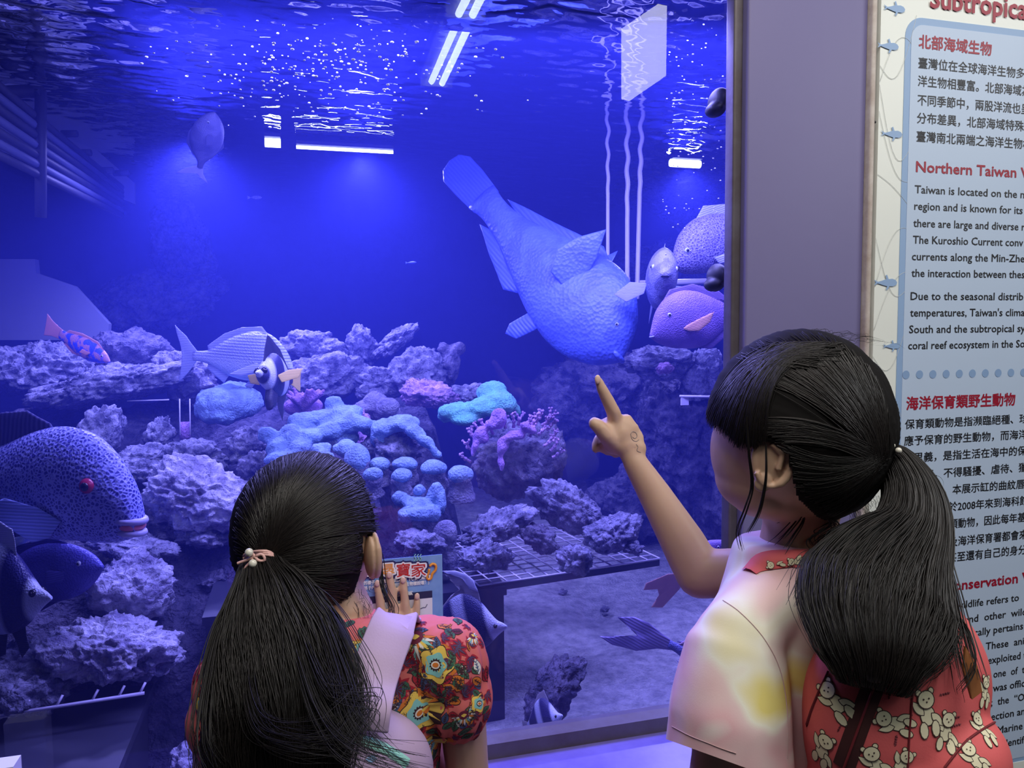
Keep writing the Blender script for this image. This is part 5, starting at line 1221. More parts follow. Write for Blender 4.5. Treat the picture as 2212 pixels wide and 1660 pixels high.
# lavender backpack
m_lav = mat('lavender_cloth', s2l(196, 170, 206), .75, bump=(420, .25, .0008)); m_mint = mat('mint_tape', s2l(158, 222, 208), .6); m_zip = mat('zip_teeth', s2l(120, 176, 170), .4)
bpA = empty('backpack', P(735, 1800, .80)); tag(bpA, 'lavender backpack with a mint green zip on the smaller child\'s back', 'backpack')
mb = MB(); mb.ell(P(757, 1680, .835), (.092, .050, .078), None, 36, 24); mb.ell(P(740, 1850, .84), (.095, .055, .11), None, 36, 24)
bg = mb.build('bag', m_lav); remesh(bg, .004, 12); keep(bg, bpA); bb_ = bvh_of(bg)
def band(bvh, path, w_, m, name, parent, lift=.002, par2=None):
    p_ = Print(bvh); p_.strip(path, w_, m, lift); 
    if not p_.mb.v: return
    o = p_.mb.build(name, p_.ms); keep(o, parent); return o
arc = [(x, 1594 + (x - 738) ** 2 * .0028) for x in [600 + 280 * k / 34 for k in range(35)]]
band(bb_, arc, 22, m_mint, 'zip_tape', bpA, .0016); band(bb_, [(x, y + 1) for x, y in arc], 5, m_zip, 'zip', bpA, .003)
p_ = Print(bb_); bl_ = C('print_sky', 150, 190, 235)
fr = p_.frame(802, 1640); p_.poly(fr, circ(10, 10, 1.1, .7, wav=.15, k=4), bl_, .001); fr = p_.frame(735, 1625); p_.poly(fr, circ(12, 12, 1.1, .6, wav=.35, k=6), wh, .001)
p_.mb.build('patch_print', p_.ms) if False else keep(p_.mb.build('patch_print', p_.ms), bpA).__setitem__('kind', 'stuff')
def strap(parent, pts, widths, th, m, name='shoulder_strap'):
    cs = cat_path([P(*q) for q in pts], 34); W = np.interp(np.linspace(0, 1, 34), np.linspace(0, 1, len(widths)), widths); rg = []
    for k, c in enumerate(cs):
        t = (cs[min(k + 1, 33)] - cs[max(k - 1, 0)]).normalized(); sd = (t.cross(CF)).normalized(); 
        if k and sd.dot(prev) < 0: sd = -sd
        prev = sd; up_ = t.cross(sd).normalized(); w_ = W[k] / 2
        rg.append([c + sd * w_ * a + up_ * th * b for a, b in ((-1, -.3), (-.94, -1), (.94, -1), (1, -.3), (1, .3), (.94, 1), (-.94, 1), (-1, .3))])
    return keep(MB().loft(rg).build(name, m), parent)
strap(bpA, [(786, 1575, .80), (792, 1530, .80), (806, 1470, .822), (830, 1400, .845), (853, 1345, .875), (866, 1334, .93), (868, 1350, .97)], [.052] * 7, .003, m_lav)
strap(bpA, [(640, 1575, .80), (620, 1520, .81), (600, 1440, .84), (590, 1400, .87), (588, 1400, .93)], [.05] * 5, .003, m_lav)
# paper flyer held flat against the glass
fl = empty('paper_flyer', PY(870, 1350, -.003)); tag(fl, 'blue paper flyer with a bold red heading held on the glass', 'flyer')
def FQ(name, pts, m, off): 
    o = MB().slab([PY(x, y, -off) for x, y in pts], (0, .0003, 0)).build(name, m, None, False); return keep(o, fl)
TLx = PY(790, 1190, -.003).x; TRx = PY(955, 1196, -.003).x; zT = PY(955, 1198, -.003).z; zBt = PY(940, 1440, -.003).z
m_pb = mat('flyer_blue', s2l(130, 168, 226), .5, vary=(18, s2l(108, 146, 214)))
keep(MB().box((TLx - .02, -.0032, zBt), (TRx, -.0022, zT)).build('sheet', m_pb, None, False), fl)
xw = PY(934, 1300, -.004).x; zw = PY(930, 1292, -.004).z; zk = PY(930, 1277, -.004).z
keep(MB().box((TLx - .012, -.0038, zBt + .01), (xw, -.0033, zw)).build('white_panel', mat('paper_white', s2l(228, 226, 240), .6), None, False), fl)
keep(MB().box((TLx - .012, -.0040, zw), (xw, -.0033, zk)).build('dark_bar', mat('bar_navy', s2l(44, 44, 84), .5), None, False), fl)
YB = -.0042
m_fr, m_fo, m_fw, m_fn = mat('flyer_red', s2l(196, 44, 40), .5), mat('flyer_orange', s2l(232, 150, 62), .5), mat('flyer_white', s2l(238, 236, 244), .5), mat('flyer_navy', s2l(34, 34, 92), .5)
for b, x, x1, m_ in (('海', 788, 806, m_fr), ('尋', 826, 852, m_fo), ('寶', 857, 886, m_fr), ('家', 889, 920, m_fr)):
    for bo, mm2, lf in ((.16, m_fn, .0000), (.09, m_fw, .0009), (.012, m_, .0017)):
        e = 0 if bo < .05 else (2 if bo < .1 else 4)
        text(b, x - e, 1245 + e * .7, 31 + e * 1.3, mm2, x1 + e, bo, 'heading', 1, lf, fl)
text('的樣子，認識不同的海中！(可使用絲帶點', 786, 1264, 9.5, m_fw, 934, .03, 'text_line', 1, .0004, fl); text('格子內，把答案找到再跟生物樣說喔！)', 786, 1275, 9.5, m_fw, 927, .03, 'text_line', 1, .0004, fl)
text('②', 826, 1289, 10, m_fw, 834, .01, 'text_line', 1, .0004, fl); text('日本鯊', 854, 1289, 10, m_fw, 892, .02, 'text_line', 1, .0004, fl)
flush_text()
mb = MB(); mb.tube(cat_path([PY(x, y, -.0042) for x, y in ((928, 1224), (934, 1219), (941, 1222), (941, 1232), (934, 1240), (931, 1250), (925, 1252), (922, 1246), (926, 1238), (927, 1230))], 30), .0022, 6)
keep(mb.build('seahorse_print', m_fo), fl)
for k, x in enumerate((896, 902, 908)): keep(MB().tube(cat_path([PY(x - 2, 1213, -.0042), PY(x + 2, 1208, -.0042), PY(x - 1, 1203, -.0042), PY(x + 2, 1198, -.0042)], 12), .0007, 5).build('seaweed_print', mat('flyer_green', s2l(150, 205, 190), .5)), fl)
keep(MB().tube([PY(908, 1316, -.0042), PY(914, 1313, -.0042), PY(919, 1313, -.0042), PY(923, 1306, -.0042)], .0005, 5).build('pencil_line', m_fn), fl)
# ------------------------------------------------------------------ taller child, pointing
hB = P(1726, 922, .83); HB = HeadSurf(hB, (.0990, .094, .1060))
Z = Vector((0, 0, 1)); cr = Vector((CR.x, CR.y, 0)).normalized(); cf = Vector((CF.x, CF.y, 0)).normalized()
tB = (cr * -.75 + cf * .66).normalized(); lB = Z.cross(tB).normalized()      # chest direction, her left
c0 = P(1690, 1400, .86); bx_, by_ = c0.x, c0.y
pb = empty('person', (bx_, by_, 0)); tag(pb, 'taller child in a pink and yellow tie-dye shirt pointing at the big fish', 'person')
fB = (cr * -.66 + cf * .75).normalized()
mb = MB()
mb.ell(P(1722, 925, .83), (.088, .086, .096), None, 36, 24); mb.ell(P(1648, 975, .835), (.054, .062, .066), None, 32, 20); mb.ell(P(1628, 1035, .835), (.038, .050, .036), None, 28, 18)
mb.ell(P(1650, 1068, .83), (.036, .045, .026), None, 24, 16); mb.ell(P(1690, 1060, .825), (.040, .045, .034), None, 24, 16); mb.ell(P(1612, 1070, .85), (.018, .02, .017)); mb.ell(P(1598, 978, .92), (.010, .012, .012))
chain(mb, [P(1730, 1040, .84), P(1728, 1130, .85), P(1725, 1200, .86)], [.050, .040, .046])
SL = c0 + lB * .112; SL.z = .957; SR = c0 - lB * .115; SR.z = .985
mb.ell(Vector((bx_, by_, .88)), (.10, .10, .11)); mb.ell(Vector((bx_, by_, .65)), (.095, .095, .19)); mb.capsule(SL - Z * .004 - lB * .01, Vector((bx_, by_, .965)), .030, .034); mb.capsule(SR, Vector((bx_, by_, .965)), .030, .034)
# right arm across the chest, raised hand
el = P(1512, 1240, .99); wr = P(1372, 1000, 1.02)
chain(mb, [SR, P(1600, 1238, .97), el, P(1475, 1172, 1.0), P(1415, 1070, 1.015), wr], [.040, .031, .0315, .0290, .0220, .0165], 18)
q_ = lambda x, y, t=1.02: P(x, y, t)
for a in ((1366, 985, 1.02, .0165), (1352, 962, 1.02, .0175), (1345, 940, 1.02, .018), (1330, 925, 1.02, .0165), (1352, 928, 1.022, .0165), (1366, 945, 1.025, .0150), (1318, 945, 1.02, .0140), (1376, 970, 1.02, .0135), (1325, 960, 1.022, .014)):
    mb.ell(P(*a[:3]), (a[3], a[3] * .8, a[3]), None, 16, 12)
chain(mb, [q_(1330, 915), q_(1326, 893, 1.012), q_(1311, 862, 1.005), q_(1299, 838, 1.0), q_(1293, 822, .998)], [.0105, .0098, .0086, .0074, .0058], 14)
# middle, ring and little finger folded into the palm (away from the camera), knuckles showing
for (x, y, r, xx, yy) in ((1353, 908, .0090, 1300, 968), (1368, 926, .0084, 1312, 975), (1380, 946, .0076, 1330, 982)):
    chain(mb, [q_(1350, 945), q_(x, y, 1.022), q_(x - 18, y + 14, 1.052), q_((x + xx) / 2 - 6, (y + yy) / 2 + 6, 1.056), q_(xx, yy, 1.036)], [r * 1.1, r, r * .95, r * .9, r * .8], 12)
chain(mb, [q_(1296, 948, 1.038), q_(1290, 960, 1.034), q_(1287, 970, 1.03)], [.0085, .0078, .0066], 12)
chain(mb, [q_(1328, 958), q_(1308, 940, 1.008), q_(1294, 922, 1.004), q_(1284, 915, 1.004)], [.0130, .0112, .0098, .0088], 14)
chain(mb, [q_(1284, 915, 1.004), q_(1300, 918, 1.03), q_(1312, 910, 1.035)], [.0084, .0072, .006], 12)
# left arm hanging under its sleeve
chain(mb, [SL, P(1590, 1420, .785), P(1572, 1560, .772), P(1548, 1700, .775), P(1530, 1820, .80), P(1500, 1980, .86)], [.036, .033, .031, .029, .027, .018], 18)
legs(mb, bx_, by_, .56, 1.0, lB)
body = solid('body', mb, m_skin, .0032, 5, pb)
hl = P(1500, 2010, .88); mb = MB(); mb.ell(hl, (.016, .028, .036)); 
for k in range(4): chain(mb, [hl + tB * (.018 * (k - 1.5)) - Z * .02, hl + tB * (.019 * (k - 1.5)) - Z * .055 + lB * -.004, hl + tB * (.018 * (k - 1.5)) - Z * .078 - lB * .012], [.0085, .0075, .006], 10)
chain(mb, [hl + tB * .022, hl + tB * .042 - Z * .03, hl + tB * .04 - Z * .05], [.01, .008, .0065], 10)
solid('hand', mb, m_skin, .003, 4, pb)
keep(MB().ell(P(1291, 820, .9925), (.0042, .0022, .0060), nu=12, nv=8).build('fingernail', m_nail), pb)
# faint doodle on the back of the hand
p_ = Print(bvh_of(body)); m_tat = mat('faint_ink', (.30, .22, .19), .6)
for path in ([(1362, 938), (1366, 933), (1373, 935), (1376, 943), (1371, 948), (1366, 944)], [(1362, 938), (1366, 950), (1374, 954), (1380, 950)], [(1374, 960), (1378, 966), (1376, 974), (1384, 978)]):
    p_.strip([tuple(v) for v in [(a[0], a[1]) for a in [tuple(q) for q in cat_path([Vector((x, y, 0)) for x, y in path], 14)]]], 2.0, m_tat, .0006)
if p_.mb.v: keep(p_.mb.build('ink_doodle', p_.ms), pb)['kind'] = 'stuff'
face(pb, P(1680, 960, .84), fB, UP, 1.0, m_skin, bvh_of(body))
ear(pb, P(1664, 990, .765), (-CF * .85 + CR * .1 - fB * .3).normalized(), (UP + CR * .10).normalized(), (-CR * .9 + CF * .2).normalized(), 1.12, m_skin)
shoes(pb, bx_, by_, tB, lB, 1.0, mat('pink_shoe', (.6, .3, .35), .5))
# hair cap
def keepB(p):
    x, y, _t = topix(p)
    near = (p - hB).dot(CF) < 0.03
    if near: lim = np.interp(x, [1500, 1530, 1562, 1592, 1625, 1655, 1690, 1704, 1722, 1762, 1810, 1930], [905, 908, 926, 955, 962, 955, 962, 1012, 1080, 1118, 1135, 1120])
    else: lim = np.interp(x, [1500, 1600, 1680, 1700, 1930], [905, 905, 930, 1080, 1130])
    return y < lim
TB_ = P(1903, 990, .815)
def grB(p):
    d = p - TB_; a = math.atan2(d.dot(CU), d.dot(CR)); return .0015 * noise.noise(Vector((a * 18, d.length * 5, 0))) + .0012 * noise.noise(Vector((a * 46, d.length * 7, 4)))
shell('hair', HB, keepB, m_cap, pb, 1.0, grB)
rnd = random.Random(6); st = [[], []]
def strandB(rx, ry, cx_, cy_, ex_, ey_, k, endl=0.0, n=12):
    pts = []
    for s_ in range(n):
        t = s_ / (n - 1); x = (1 - t) ** 2 * rx + 2 * t * (1 - t) * cx_ + t * t * ex_; y = (1 - t) ** 2 * ry + 2 * t * (1 - t) * cy_ + t * t * ey_
        pts.append(HB.at(x, y, k + endl * max(0, t - .75)))
    return pts
for i in range(1350):      # combed back from the crown and temples to the tie
    u = rnd.random(); 
    if u < .55: a = rnd.uniform(R(5), R(135)); q = rnd.uniform(.6, 1.0); rx, ry = 1726 + 196 * math.cos(a) * q, 922 - 208 * math.sin(a) * q
    else: 
        f = rnd.random(); rx = np.interp(f, [0, .3, .5, .7, 1], [1610, 1660, 1700, 1716, 1790]); ry = np.interp(f, [0, .3, .5, .7, 1], [930, 945, 990, 1060, 1122]) - rnd.uniform(0, 30); rx += rnd.uniform(0, 20)
    ex_, ey_ = 1900 + rnd.gauss(0, 7), 992 + rnd.gauss(0, 9); dx, dy = ex_ - rx, ey_ - ry; bl = (.16 if ry < 960 else -.18) + rnd.gauss(0, .03)
    st[0 if rnd.random() < .6 else 1].append(strandB(rx, ry, (rx + ex_) / 2 + dy * bl, (ry + ey_) / 2 - dx * bl, ex_, ey_, rnd.uniform(1.003, 1.02)))
for i in range(1000):      # fringe and side hair falling forward from the crown
    rx, ry = 1745 + rnd.gauss(0, 28), 738 + abs(rnd.gauss(0, 22)); f = rnd.random() ** 1.1
    ex_ = 1526 + 129 * f + rnd.gauss(0, 3); ey_ = np.interp(ex_, [1520, 1530, 1562, 1592, 1625, 1660], [900, 912, 930, 962, 966, 950]) + rnd.gauss(0, 6)
    cx_ = 1585 + 70 * f + rnd.gauss(0, 8); cy_ = 745 + 30 * f
    st[0 if rnd.random() < .75 else 1].append(strandB(rx, ry, cx_, cy_, ex_, ey_, rnd.uniform(1.004, 1.035)))
for s_, m_ in zip(st, (m_hair, m_hair2)): hair_curves('hair_strands', s_, [rnd.uniform(.0003, .0008) for _ in s_], m_, pb)
ROWB = [(1903, 992, 26, .80, .018), (1938, 1012, 38, .79, .024), (1970, 1075, 58, .77, .028), (1968, 1150, 78, .75, .032), (1925, 1225, 126, .73, .036), (1898, 1290, 158, .712, .036), (1888, 1350, 152, .695, .032), (1885, 1410, 122, .678, .026), (1886, 1455, 92, .668, .018), (1885, 1492, 66, .662, .008)]
ponytail(ROWB, pb, 1300, 7, .0006)
st = []; LOCK = [[(1950, 1010, 0.79), (2010, 1120, 0.765), (2045, 1260, 0.733), (2062, 1360, 0.695), (2088, 1475, 0.67)], [(1950, 1010, 0.79), (2020, 1150, 0.765), (2040, 1290, 0.725), (2090, 1370, 0.687), (2102, 1440, 0.67), (2072, 1490, 0.665)], [(1950, 1060, 0.78), (2010, 1200, 0.76), (2020, 1320, 0.716), (2056, 1400, 0.684)],
    [(1885, 1110, 0.77), (1810, 1150, 0.77), (1800, 1185, 0.765), (1760, 1210, 0.757), (1722, 1290, 0.73)], [(1612, 900, 0.76), (1618, 980, 0.76), (1625, 1050, 0.765), (1612, 1100, 0.765), (1595, 1150, 0.77), (1602, 1190, 0.77)], [(1655, 960, 0.755), (1656, 1020, 0.755), (1652, 1060, 0.76), (1640, 1110, 0.765), (1618, 1150, 0.77)],
    [(1720, 1080, 0.79), (1730, 1110, 0.8), (1700, 1150, 0.8), (1680, 1170, 0.8)], [(1790, 1120, 0.79), (1800, 1140, 0.8), (1760, 1170, 0.8), (1770, 1190, 0.8)]]
for li, lk in enumerate(LOCK):
    base = [P(*q) for q in lk]
    for k in range((40, 12, 34, 26, 9, 7, 10, 16)[li]):
        o = Vector((rnd.gauss(0, 1), rnd.gauss(0, 1), rnd.gauss(0, 1))) * ((.0046, .0012, .006, .004, .0010, .001, .005, .006)[li])
        st.append(cat_path([b + o * (.3 + .35 * j) for j, b in enumerate(base)], 24))
n1 = len(st)
for k in range(26):       # flyaways above the crown
    x = rnd.uniform(1640, 1840); y = 725 + ((x - 1726) / 200) ** 2 * 60; st.append([P(x + j * rnd.uniform(6, 18), y - 16 * math.sin(j / 7 * 3.0) * rnd.uniform(.5, 1.3) + 1.6 * j, .83) for j in range(8)])
for k in range(60):       # loose curls around the tail and under the tie
    x, y = 1995 + rnd.gauss(0, 16), rnd.uniform(1020, 1180); a0 = rnd.uniform(-1, 1); r_ = rnd.uniform(10, 34); st.append([P(x + r_ * math.sin(j * .35 + a0), y + r_ * (1 - math.cos(j * .35 + a0)), .765) for j in range(9)])
for k in range(60):
    x, y = rnd.uniform(1830, 1900), rnd.uniform(1060, 1130); st.append([P(x + j * rnd.uniform(0, 3.5), y + j * rnd.uniform(1, 7), .79) for j in range(7)])
hair_curves('hair_strands', st, [rnd.uniform(.0004, .0008) if i < n1 else .00020 for i in range(len(st))], m_hair, pb)
tie = empty('hair_tie', TB_); keep(tie, pb); tie.location = TB_; tag(tie, 'black elastic hair tie with small pearls')
kt(MB().tube([P(1903 + 30 * math.cos(a), 995 + 40 * math.sin(a) - 5 * math.cos(a), .792 - .018 * math.sin(a * .5)) for a in [R(360 * k / 24) for k in range(25)]], .005, 8).build('elastic', m_hair)).matrix_parent_inverse = Matrix.Translation(-TB_)
for x, y, r in ((1914, 963, 7.5), (1929, 963, 5), (1941, 974, 7), (1893, 996, 7.5), (1891, 1008, 5), (1902, 1016, 6)):
    o = kt(MB().ell(P(x, y, .768), r * .768 / F_PX, nu=18, nv=12).build('pearl', m_pearl)); o.matrix_parent_inverse = Matrix.Translation(-TB_)
# tie-dye shirt
m_td = mat('tie_dye_cloth', (.7, .6, .5), .85, bump=(700, .12, .0005)); n_, l_, b_ = nodes(m_td); tcn = [x for x in n_ if x.type == 'TEX_COORD'][0]
nz = n_.new('ShaderNodeTexNoise'); nz.inputs['Scale'].default_value = 7.5; nz.inputs['Detail'].default_value = 2; nz.inputs['Distortion'].default_value = .8
l_.new(tcn.outputs['Object'], nz.inputs['Vector']); rp = n_.new('ShaderNodeValToRGB'); e = rp.color_ramp.elements
e[0].position, e[0].color = .27, (*s2l(232, 216, 128), 1); e[1].position, e[1].color = .72, (*s2l(236, 236, 214), 1)
for p__, c in ((.38, (242, 238, 222)), (.44, (236, 206, 206)), (.56, (232, 184, 190)), (.64, (238, 230, 224))): q = e.new(p__); q.color = (*s2l(*c), 1)
l_.new(nz.outputs['Fac'], rp.inputs[0]); l_.new(rp.outputs[0], b_.inputs['Base Color'])
mb = MB(); rings = []
for z, a, b in ((.52, .125, .105), (.60, .120, .10), (.70, .118, .095), (.80, .122, .093), (.88, .128, .090), (.92, .124, .082), (.95, .112, .072), (.975, .094, .064), (1.0, .076, .058), (1.02, .064, .055), (1.035, .058, .053)):
    c = Vector((bx_, by_, z)); rings.append([c + lB * a * math.cos(t) + tB * b * math.sin(t) for t in [2 * math.pi * k / 40 for k in range(40)]])
mb.loft(rings)
mb.tube([SL + lB * -.01, P(1588, 1400, .772), P(1575, 1540, .757), P(1566, 1740, .75)], [.042, .050, .058, .064], 28); mb.ell(SL, (.046, .046, .040), None, 24, 16); mb.capsule(SL + Z * .002, Vector((bx_, by_, .985)), .043, .052, 20)
mb.tube([SR, P(1680, 1236, .955), P(1598, 1240, .965)], [.048, .046, .042], 20)
sh = solid('shirt', mb, m_td, .004, 16, pb)
def foldB(q, n):
    k = max(0, min(1, (1.0 - q.z) / .15)); return q + n * (.0035 * noise.noise(q * 16 + Vector((3, 0, 0))) + .003 * k * noise.noise(Vector((q.x * 42, q.y * 42, q.z * 9))))
displace(sh, foldB)
# cut the near sleeve open along its hem
bm = bmesh.new(); bm.from_mesh(sh.data); kill = []
for v in bm.verts:
    x, y, t = topix(v.co)
    if x < 1720 and t < .84 and v.co.z < .92 and (v.co - Vector((bx_, by_, v.co.z))).dot(lB) > .085: kill.append(v)
ks = set(kill); reg = [f for f in bm.faces if all(v in ks for v in f.verts)]; eg = {e for f in reg for e in f.edges}; vg = {v for f in reg for v in f.verts}
pn = ray(1440, 1598).cross(ray(1620, 1663)).normalized(); pn = -pn if pn.z > 0 else pn
bmesh.ops.bisect_plane(bm, geom=list(vg) + list(eg) + reg, plane_co=CAMLOC, plane_no=pn)
kill = [v for v in bm.verts if (v.co - CAMLOC).dot(pn) > 1e-6 and topix(v.co)[0] < 1720 and topix(v.co)[2] < .84 and v.co.z < .92 and (v.co - Vector((bx_, by_, v.co.z))).dot(lB) > .085]
bmesh.ops.delete(bm, geom=kill, context='VERTS'); bm.to_mesh(sh.data); bm.free(); slv = sh
bvs = bvh_of(sh); p_ = Print(bvs); m_seam = mat('seam_thread', s2l(196, 160, 160), .8)
bvl = bvh_of(slv); o = Print(bvs); o.strip([tuple(q[:2]) for q in cat_path([Vector((x, y, 0)) for x, y in ((1562, 1298), (1600, 1325), (1650, 1380), (1685, 1450), (1700, 1540), (1700, 1640))], 30)], 2.2, m_seam, .0008)
o.b = bvl; o.strip([tuple(q[:2]) for q in cat_path([Vector((x, y, 0)) for x, y in ((1452, 1570), (1490, 1590), (1530, 1606), (1560, 1618), (1590, 1628))], 16)], 2.0, m_seam, .0008)
if o.mb.v: keep(o.mb.build('seam', o.ms), pb)['kind'] = 'stuff'
# coral red backpack with a teddy print
m_red2 = mat('coral_red_cloth', s2l(226, 100, 102), .7, bump=(500, .2, .0006)); m_redd = mat('dark_red_piping', s2l(120, 34, 44), .7); m_brn = mat('brown_tape', s2l(70, 34, 34), .6); m_lea = mat('tan_leather', s2l(164, 104, 62), .55)
m_be = mat('teddy_cream', s2l(238, 230, 196), .75); m_bo = mat('teddy_outline', s2l(66, 50, 44), .75)
bpB = empty('backpack', P(1930, 1900, .70)); tag(bpB, 'coral red backpack printed with cream teddy bears on the taller child\'s back', 'backpack')
mb = MB(); mb.ell(P(1925, 1545, .735), (.092, .060, .112), None, 40, 28); mb.ell(P(1945, 1780, .735), (.102, .066, .14), None, 40, 28); mb.ell(P(2010, 1470, .745), (.050, .05, .082), None, 30, 20); mb.ell(P(2035, 1640, .72), (.062, .055, .055), None, 30, 20)
bg = mb.build('bag', m_red2); remesh(bg, .004, 10)
displace(bg, lambda q, n: q + n * .0035 * noise.noise(q * 18))
keep(bg, bpB); bbv = bvh_of(bg)
cp = lambda pts, n=24: [tuple(q[:2]) for q in cat_path([Vector((x, y, 0)) for x, y in pts], n)]
band(bbv, cp(((1905, 1440), (1880, 1500), (1850, 1580), (1822, 1659))), 44, m_brn, 'zip_tape', bpB, .0016); band(bbv, cp(((1906, 1440), (1881, 1500), (1851, 1580), (1823, 1659))), 6, m_redd, 'zip', bpB, .0035)
for pth in (((2062, 1325), (2010, 1390), (1978, 1460), (1966, 1550), (1960, 1659)), ((1790, 1450), (1752, 1540), (1722, 1655)), ((2150, 1560), (2090, 1600), (2040, 1659))):
    band(bbv, cp(pth), 5, m_redd, 'piping', bpB, .002)
tg = [P(2086, 1398, .672), P(2112, 1440, .670), P(2122, 1495, .668), P(2100, 1512, .668), P(2082, 1450, .672)]
keep(MB().slab(tg, CF * .003).build('leather_tag', m_lea, None, False), bpB)
p_ = Print(bbv)
def bear(P_, x, y, s, a, lift=0, sit=True):
    fr = P_.frame(x, y); sh_ = [(circ(10, 14, 1, 1.25, 0, -16), ), (leafp(24, 5, 8), 2.2, -6, -14), (leafp(24, 5, 8), .9 - 1.8, 6, -14), (circ(5.5, 10, 1, 1.9, -8, -34), ), (circ(5.5, 10, 1, 1.9, 9, -34), ), (circ(3.6, 8, 1, 1, -9.5, 15), ), (circ(3.6, 8, 1, 1, 9.5, 15), ), (circ(11.5, 16, 1, .95, 0, 5), )]
    for k, item in enumerate(sh_):
        pts = item[0]
        if len(item) > 1: ca, sa = math.cos(item[1]), math.sin(item[1]); pts = [(px_ * ca - py_ * sa + item[2], px_ * sa + py_ * ca + item[3]) for px_, py_ in pts]
        cx_, cy_ = sum(q[0] for q in pts) / len(pts), sum(q[1] for q in pts) / len(pts)
        big_ = [(cx_ + (q[0] - cx_) + 1.5 * (q[0] - cx_) / max(.01, math.hypot(q[0] - cx_, q[1] - cy_)), cy_ + (q[1] - cy_) + 1.5 * (q[1] - cy_) / max(.01, math.hypot(q[0] - cx_, q[1] - cy_))) for q in pts]
        P_.poly(fr, big_, m_bo, .0004 + .00012 * k + lift, a, s); P_.poly(fr, pts, m_be, .00046 + .00012 * k + lift, a, s)
    for q in ((-4, 6), (4, 6), (0, 2)): P_.poly(fr, circ(1.3, 8, 1, 1, *q), m_bo, .0016 + lift, a, s)
for k in range(3): pass
for b in ((2000, 1520, 1.65, .12), (2046, 1562, 1.35, -.25), (1792, 1498, 1.5, .5), (1915, 1555, 1.4, 1.2), (2030, 1395, 1.3, 2.9), (1782, 1608, 1.4, -.3), (1885, 1635, 1.4, .4), (2112, 1560, 1.15, .2), (2128, 1480, 1.1, -.2), (2096, 1625, 1.2, .4), (1955, 1640, 1.2, -.5)): bear(p_, *b)
m_scr = mat('script_print', s2l(120, 44, 60), .7); rnd = random.Random(3)
for x, y, a in ((2040, 1500, .25), (2062, 1552, .3), (2064, 1568, .3), (1815, 1570, 1.1), (2005, 1355, 1.1), (1935, 1600, 1.4), (1922, 1500, 1.3)):
    p_.strip([(x + 22 * t * math.cos(a) + 3 * math.sin(t * 26) * math.sin(a), y - 22 * t * math.sin(a) - 3 * math.sin(t * 26) * math.cos(a)) for t in [k / 24 - .5 for k in range(25)]], 1.4, m_scr, .0007)
keep(p_.mb.build('teddy_print', p_.ms), bpB)['kind'] = 'stuff'
# strap over the near shoulder
p_ = Print(bvs); pth = cp(((1618, 1236), (1650, 1214), (1700, 1204), (1750, 1200), (1800, 1205)), 20)
o = band(bvs, pth, 44, m_red2, 'shoulder_strap', bpB, .004)
p_ = Print(bvh_of(o)) if o else p_
for b in ((1668, 1222, .62, 1.4), (1712, 1214, .62, 1.6), (1752, 1212, .6, 1.4)): bear(p_, *b)
if p_.mb.v: keep(p_.mb.build('strap_print', p_.ms), bpB)['kind'] = 'stuff'
strap(bpB, [(1618, 1236, .84), (1600, 1262, .86), (1598, 1300, .88), (1615, 1400, .90)], [.03] * 4, .003, m_red2)
# small white framed sign at the lower left corner, standing on the ledge
sg = empty('tabletop_sign', PY(20, 1659, -.06)); tag(sg, 'small white framed plastic sign at the bottom left corner by the ledge', 'sign')
q0, q1 = PY(-60, 1640, -.06), PY(40, 1640, -.06)
keep(MB().box((q0.x, -.08, ZL), (q1.x, -.05, q1.z)).build('sign_body', mat('sign_white', (.8, .8, .86), .4), None, False), sg)
keep(MB().box((q0.x + .006, -.0815, ZL + .004), (q1.x - .006, -.0803, q1.z - .007)).build('sign_face', mat('sign_slate', (.12, .18, .26), .3), None, False), sg)
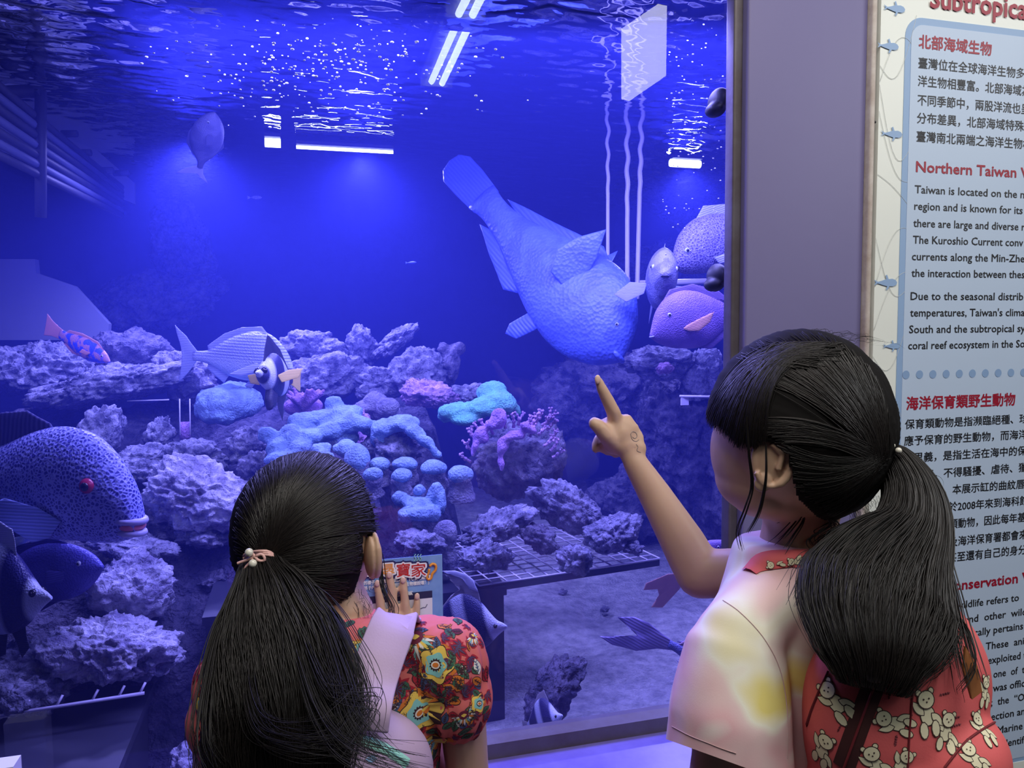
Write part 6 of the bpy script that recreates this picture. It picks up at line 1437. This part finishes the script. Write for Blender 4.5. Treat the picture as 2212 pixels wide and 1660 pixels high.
# room lamp fixture overhead, mirrored in the glass
def glow(name, c, st_):
    m = bpy.data.materials.new(name); m.use_nodes = True; b = m.node_tree.nodes['Principled BSDF']; b.inputs['Emission Color'].default_value = (*c, 1); b.inputs['Emission Strength'].default_value = st_; return m
m_tube = glow('fluorescent_tube', (.84, 1, .90), 24); m_lbx = glow('lit_acrylic', (.95, .96, 1), 11)
m_hous = mat('lamp_housing', (.8, .8, .8), .4)
def onmir(px, py, z):         # the place on the ceiling that the glass mirrors at this pixel
    q = PZ(px, py, z); return Vector((q.x, -q.y, q.z))
for lb, prs in (('twin tube ceiling light mirrored in the middle top of the glass', (((984, 58), (932, 176)), ((1010, 62), (955, 180)))), ('twin tube ceiling light nearer the glass, mirrored at the top edge', (((1022, -30), (990, 32)), ((1052, -30), (1021, 32))))):
    ends = [(onmir(*a, 2.66), onmir(*b, 2.66)) for a, b in prs]; c = (ends[0][0] + ends[1][1]) / 2
    root = empty('ceiling_light', c); tag(root, lb, 'lamp')
    for a, b in ends: keep(MB().tube([a, b], .017, 12).build('tube', m_tube), root)
    d = (ends[0][1] - ends[0][0]).normalized(); sd = Vector((-d.y, d.x, 0)); L_ = (ends[0][1] - ends[0][0]).length
    M = Matrix.Translation(c) @ Matrix(((d.x, sd.x, 0, 0), (d.y, sd.y, 0, 0), (0, 0, 1, 0), (0, 0, 0, 1)))
    keep(MB().box((-L_ * .53, -.10, .022), (L_ * .53, .10, .09), M=M).build('housing', m_hous, None, False), root)
    for s_ in (-1, 1): keep(MB().box((s_ * L_ * .53 - .01, -.09, -.02), (s_ * L_ * .53 + .01, .09, .03), M=M).build('end_cap', m_hous, None, False), root)
def mirp(px, py, t): q = P(px, py, t); return Vector((q.x, -q.y, q.z))
a, b = mirp(1342, 62, 3.1), mirp(1422, 8, 2.87); c_, d_ = mirp(1420, 160, 2.87), mirp(1342, 215, 3.1)
n_ = (b - a).cross(d_ - a).normalized() * .04
root = empty('light_box', (a + c_) / 2); tag(root, 'lit white hanging sign box mirrored at the upper right of the glass', 'light box')
n_ = n_ if n_.dot(Vector((0, 1, 0))) < 0 else -n_
keep(MB().slab([a, b, c_, d_], n_).build('lit_panel', m_lbx, None, False), root)
for q in (a, b): keep(MB().tube([q, Vector((q.x, q.y, 2.75))], .006, 6).build('hanger', m_hous), root)
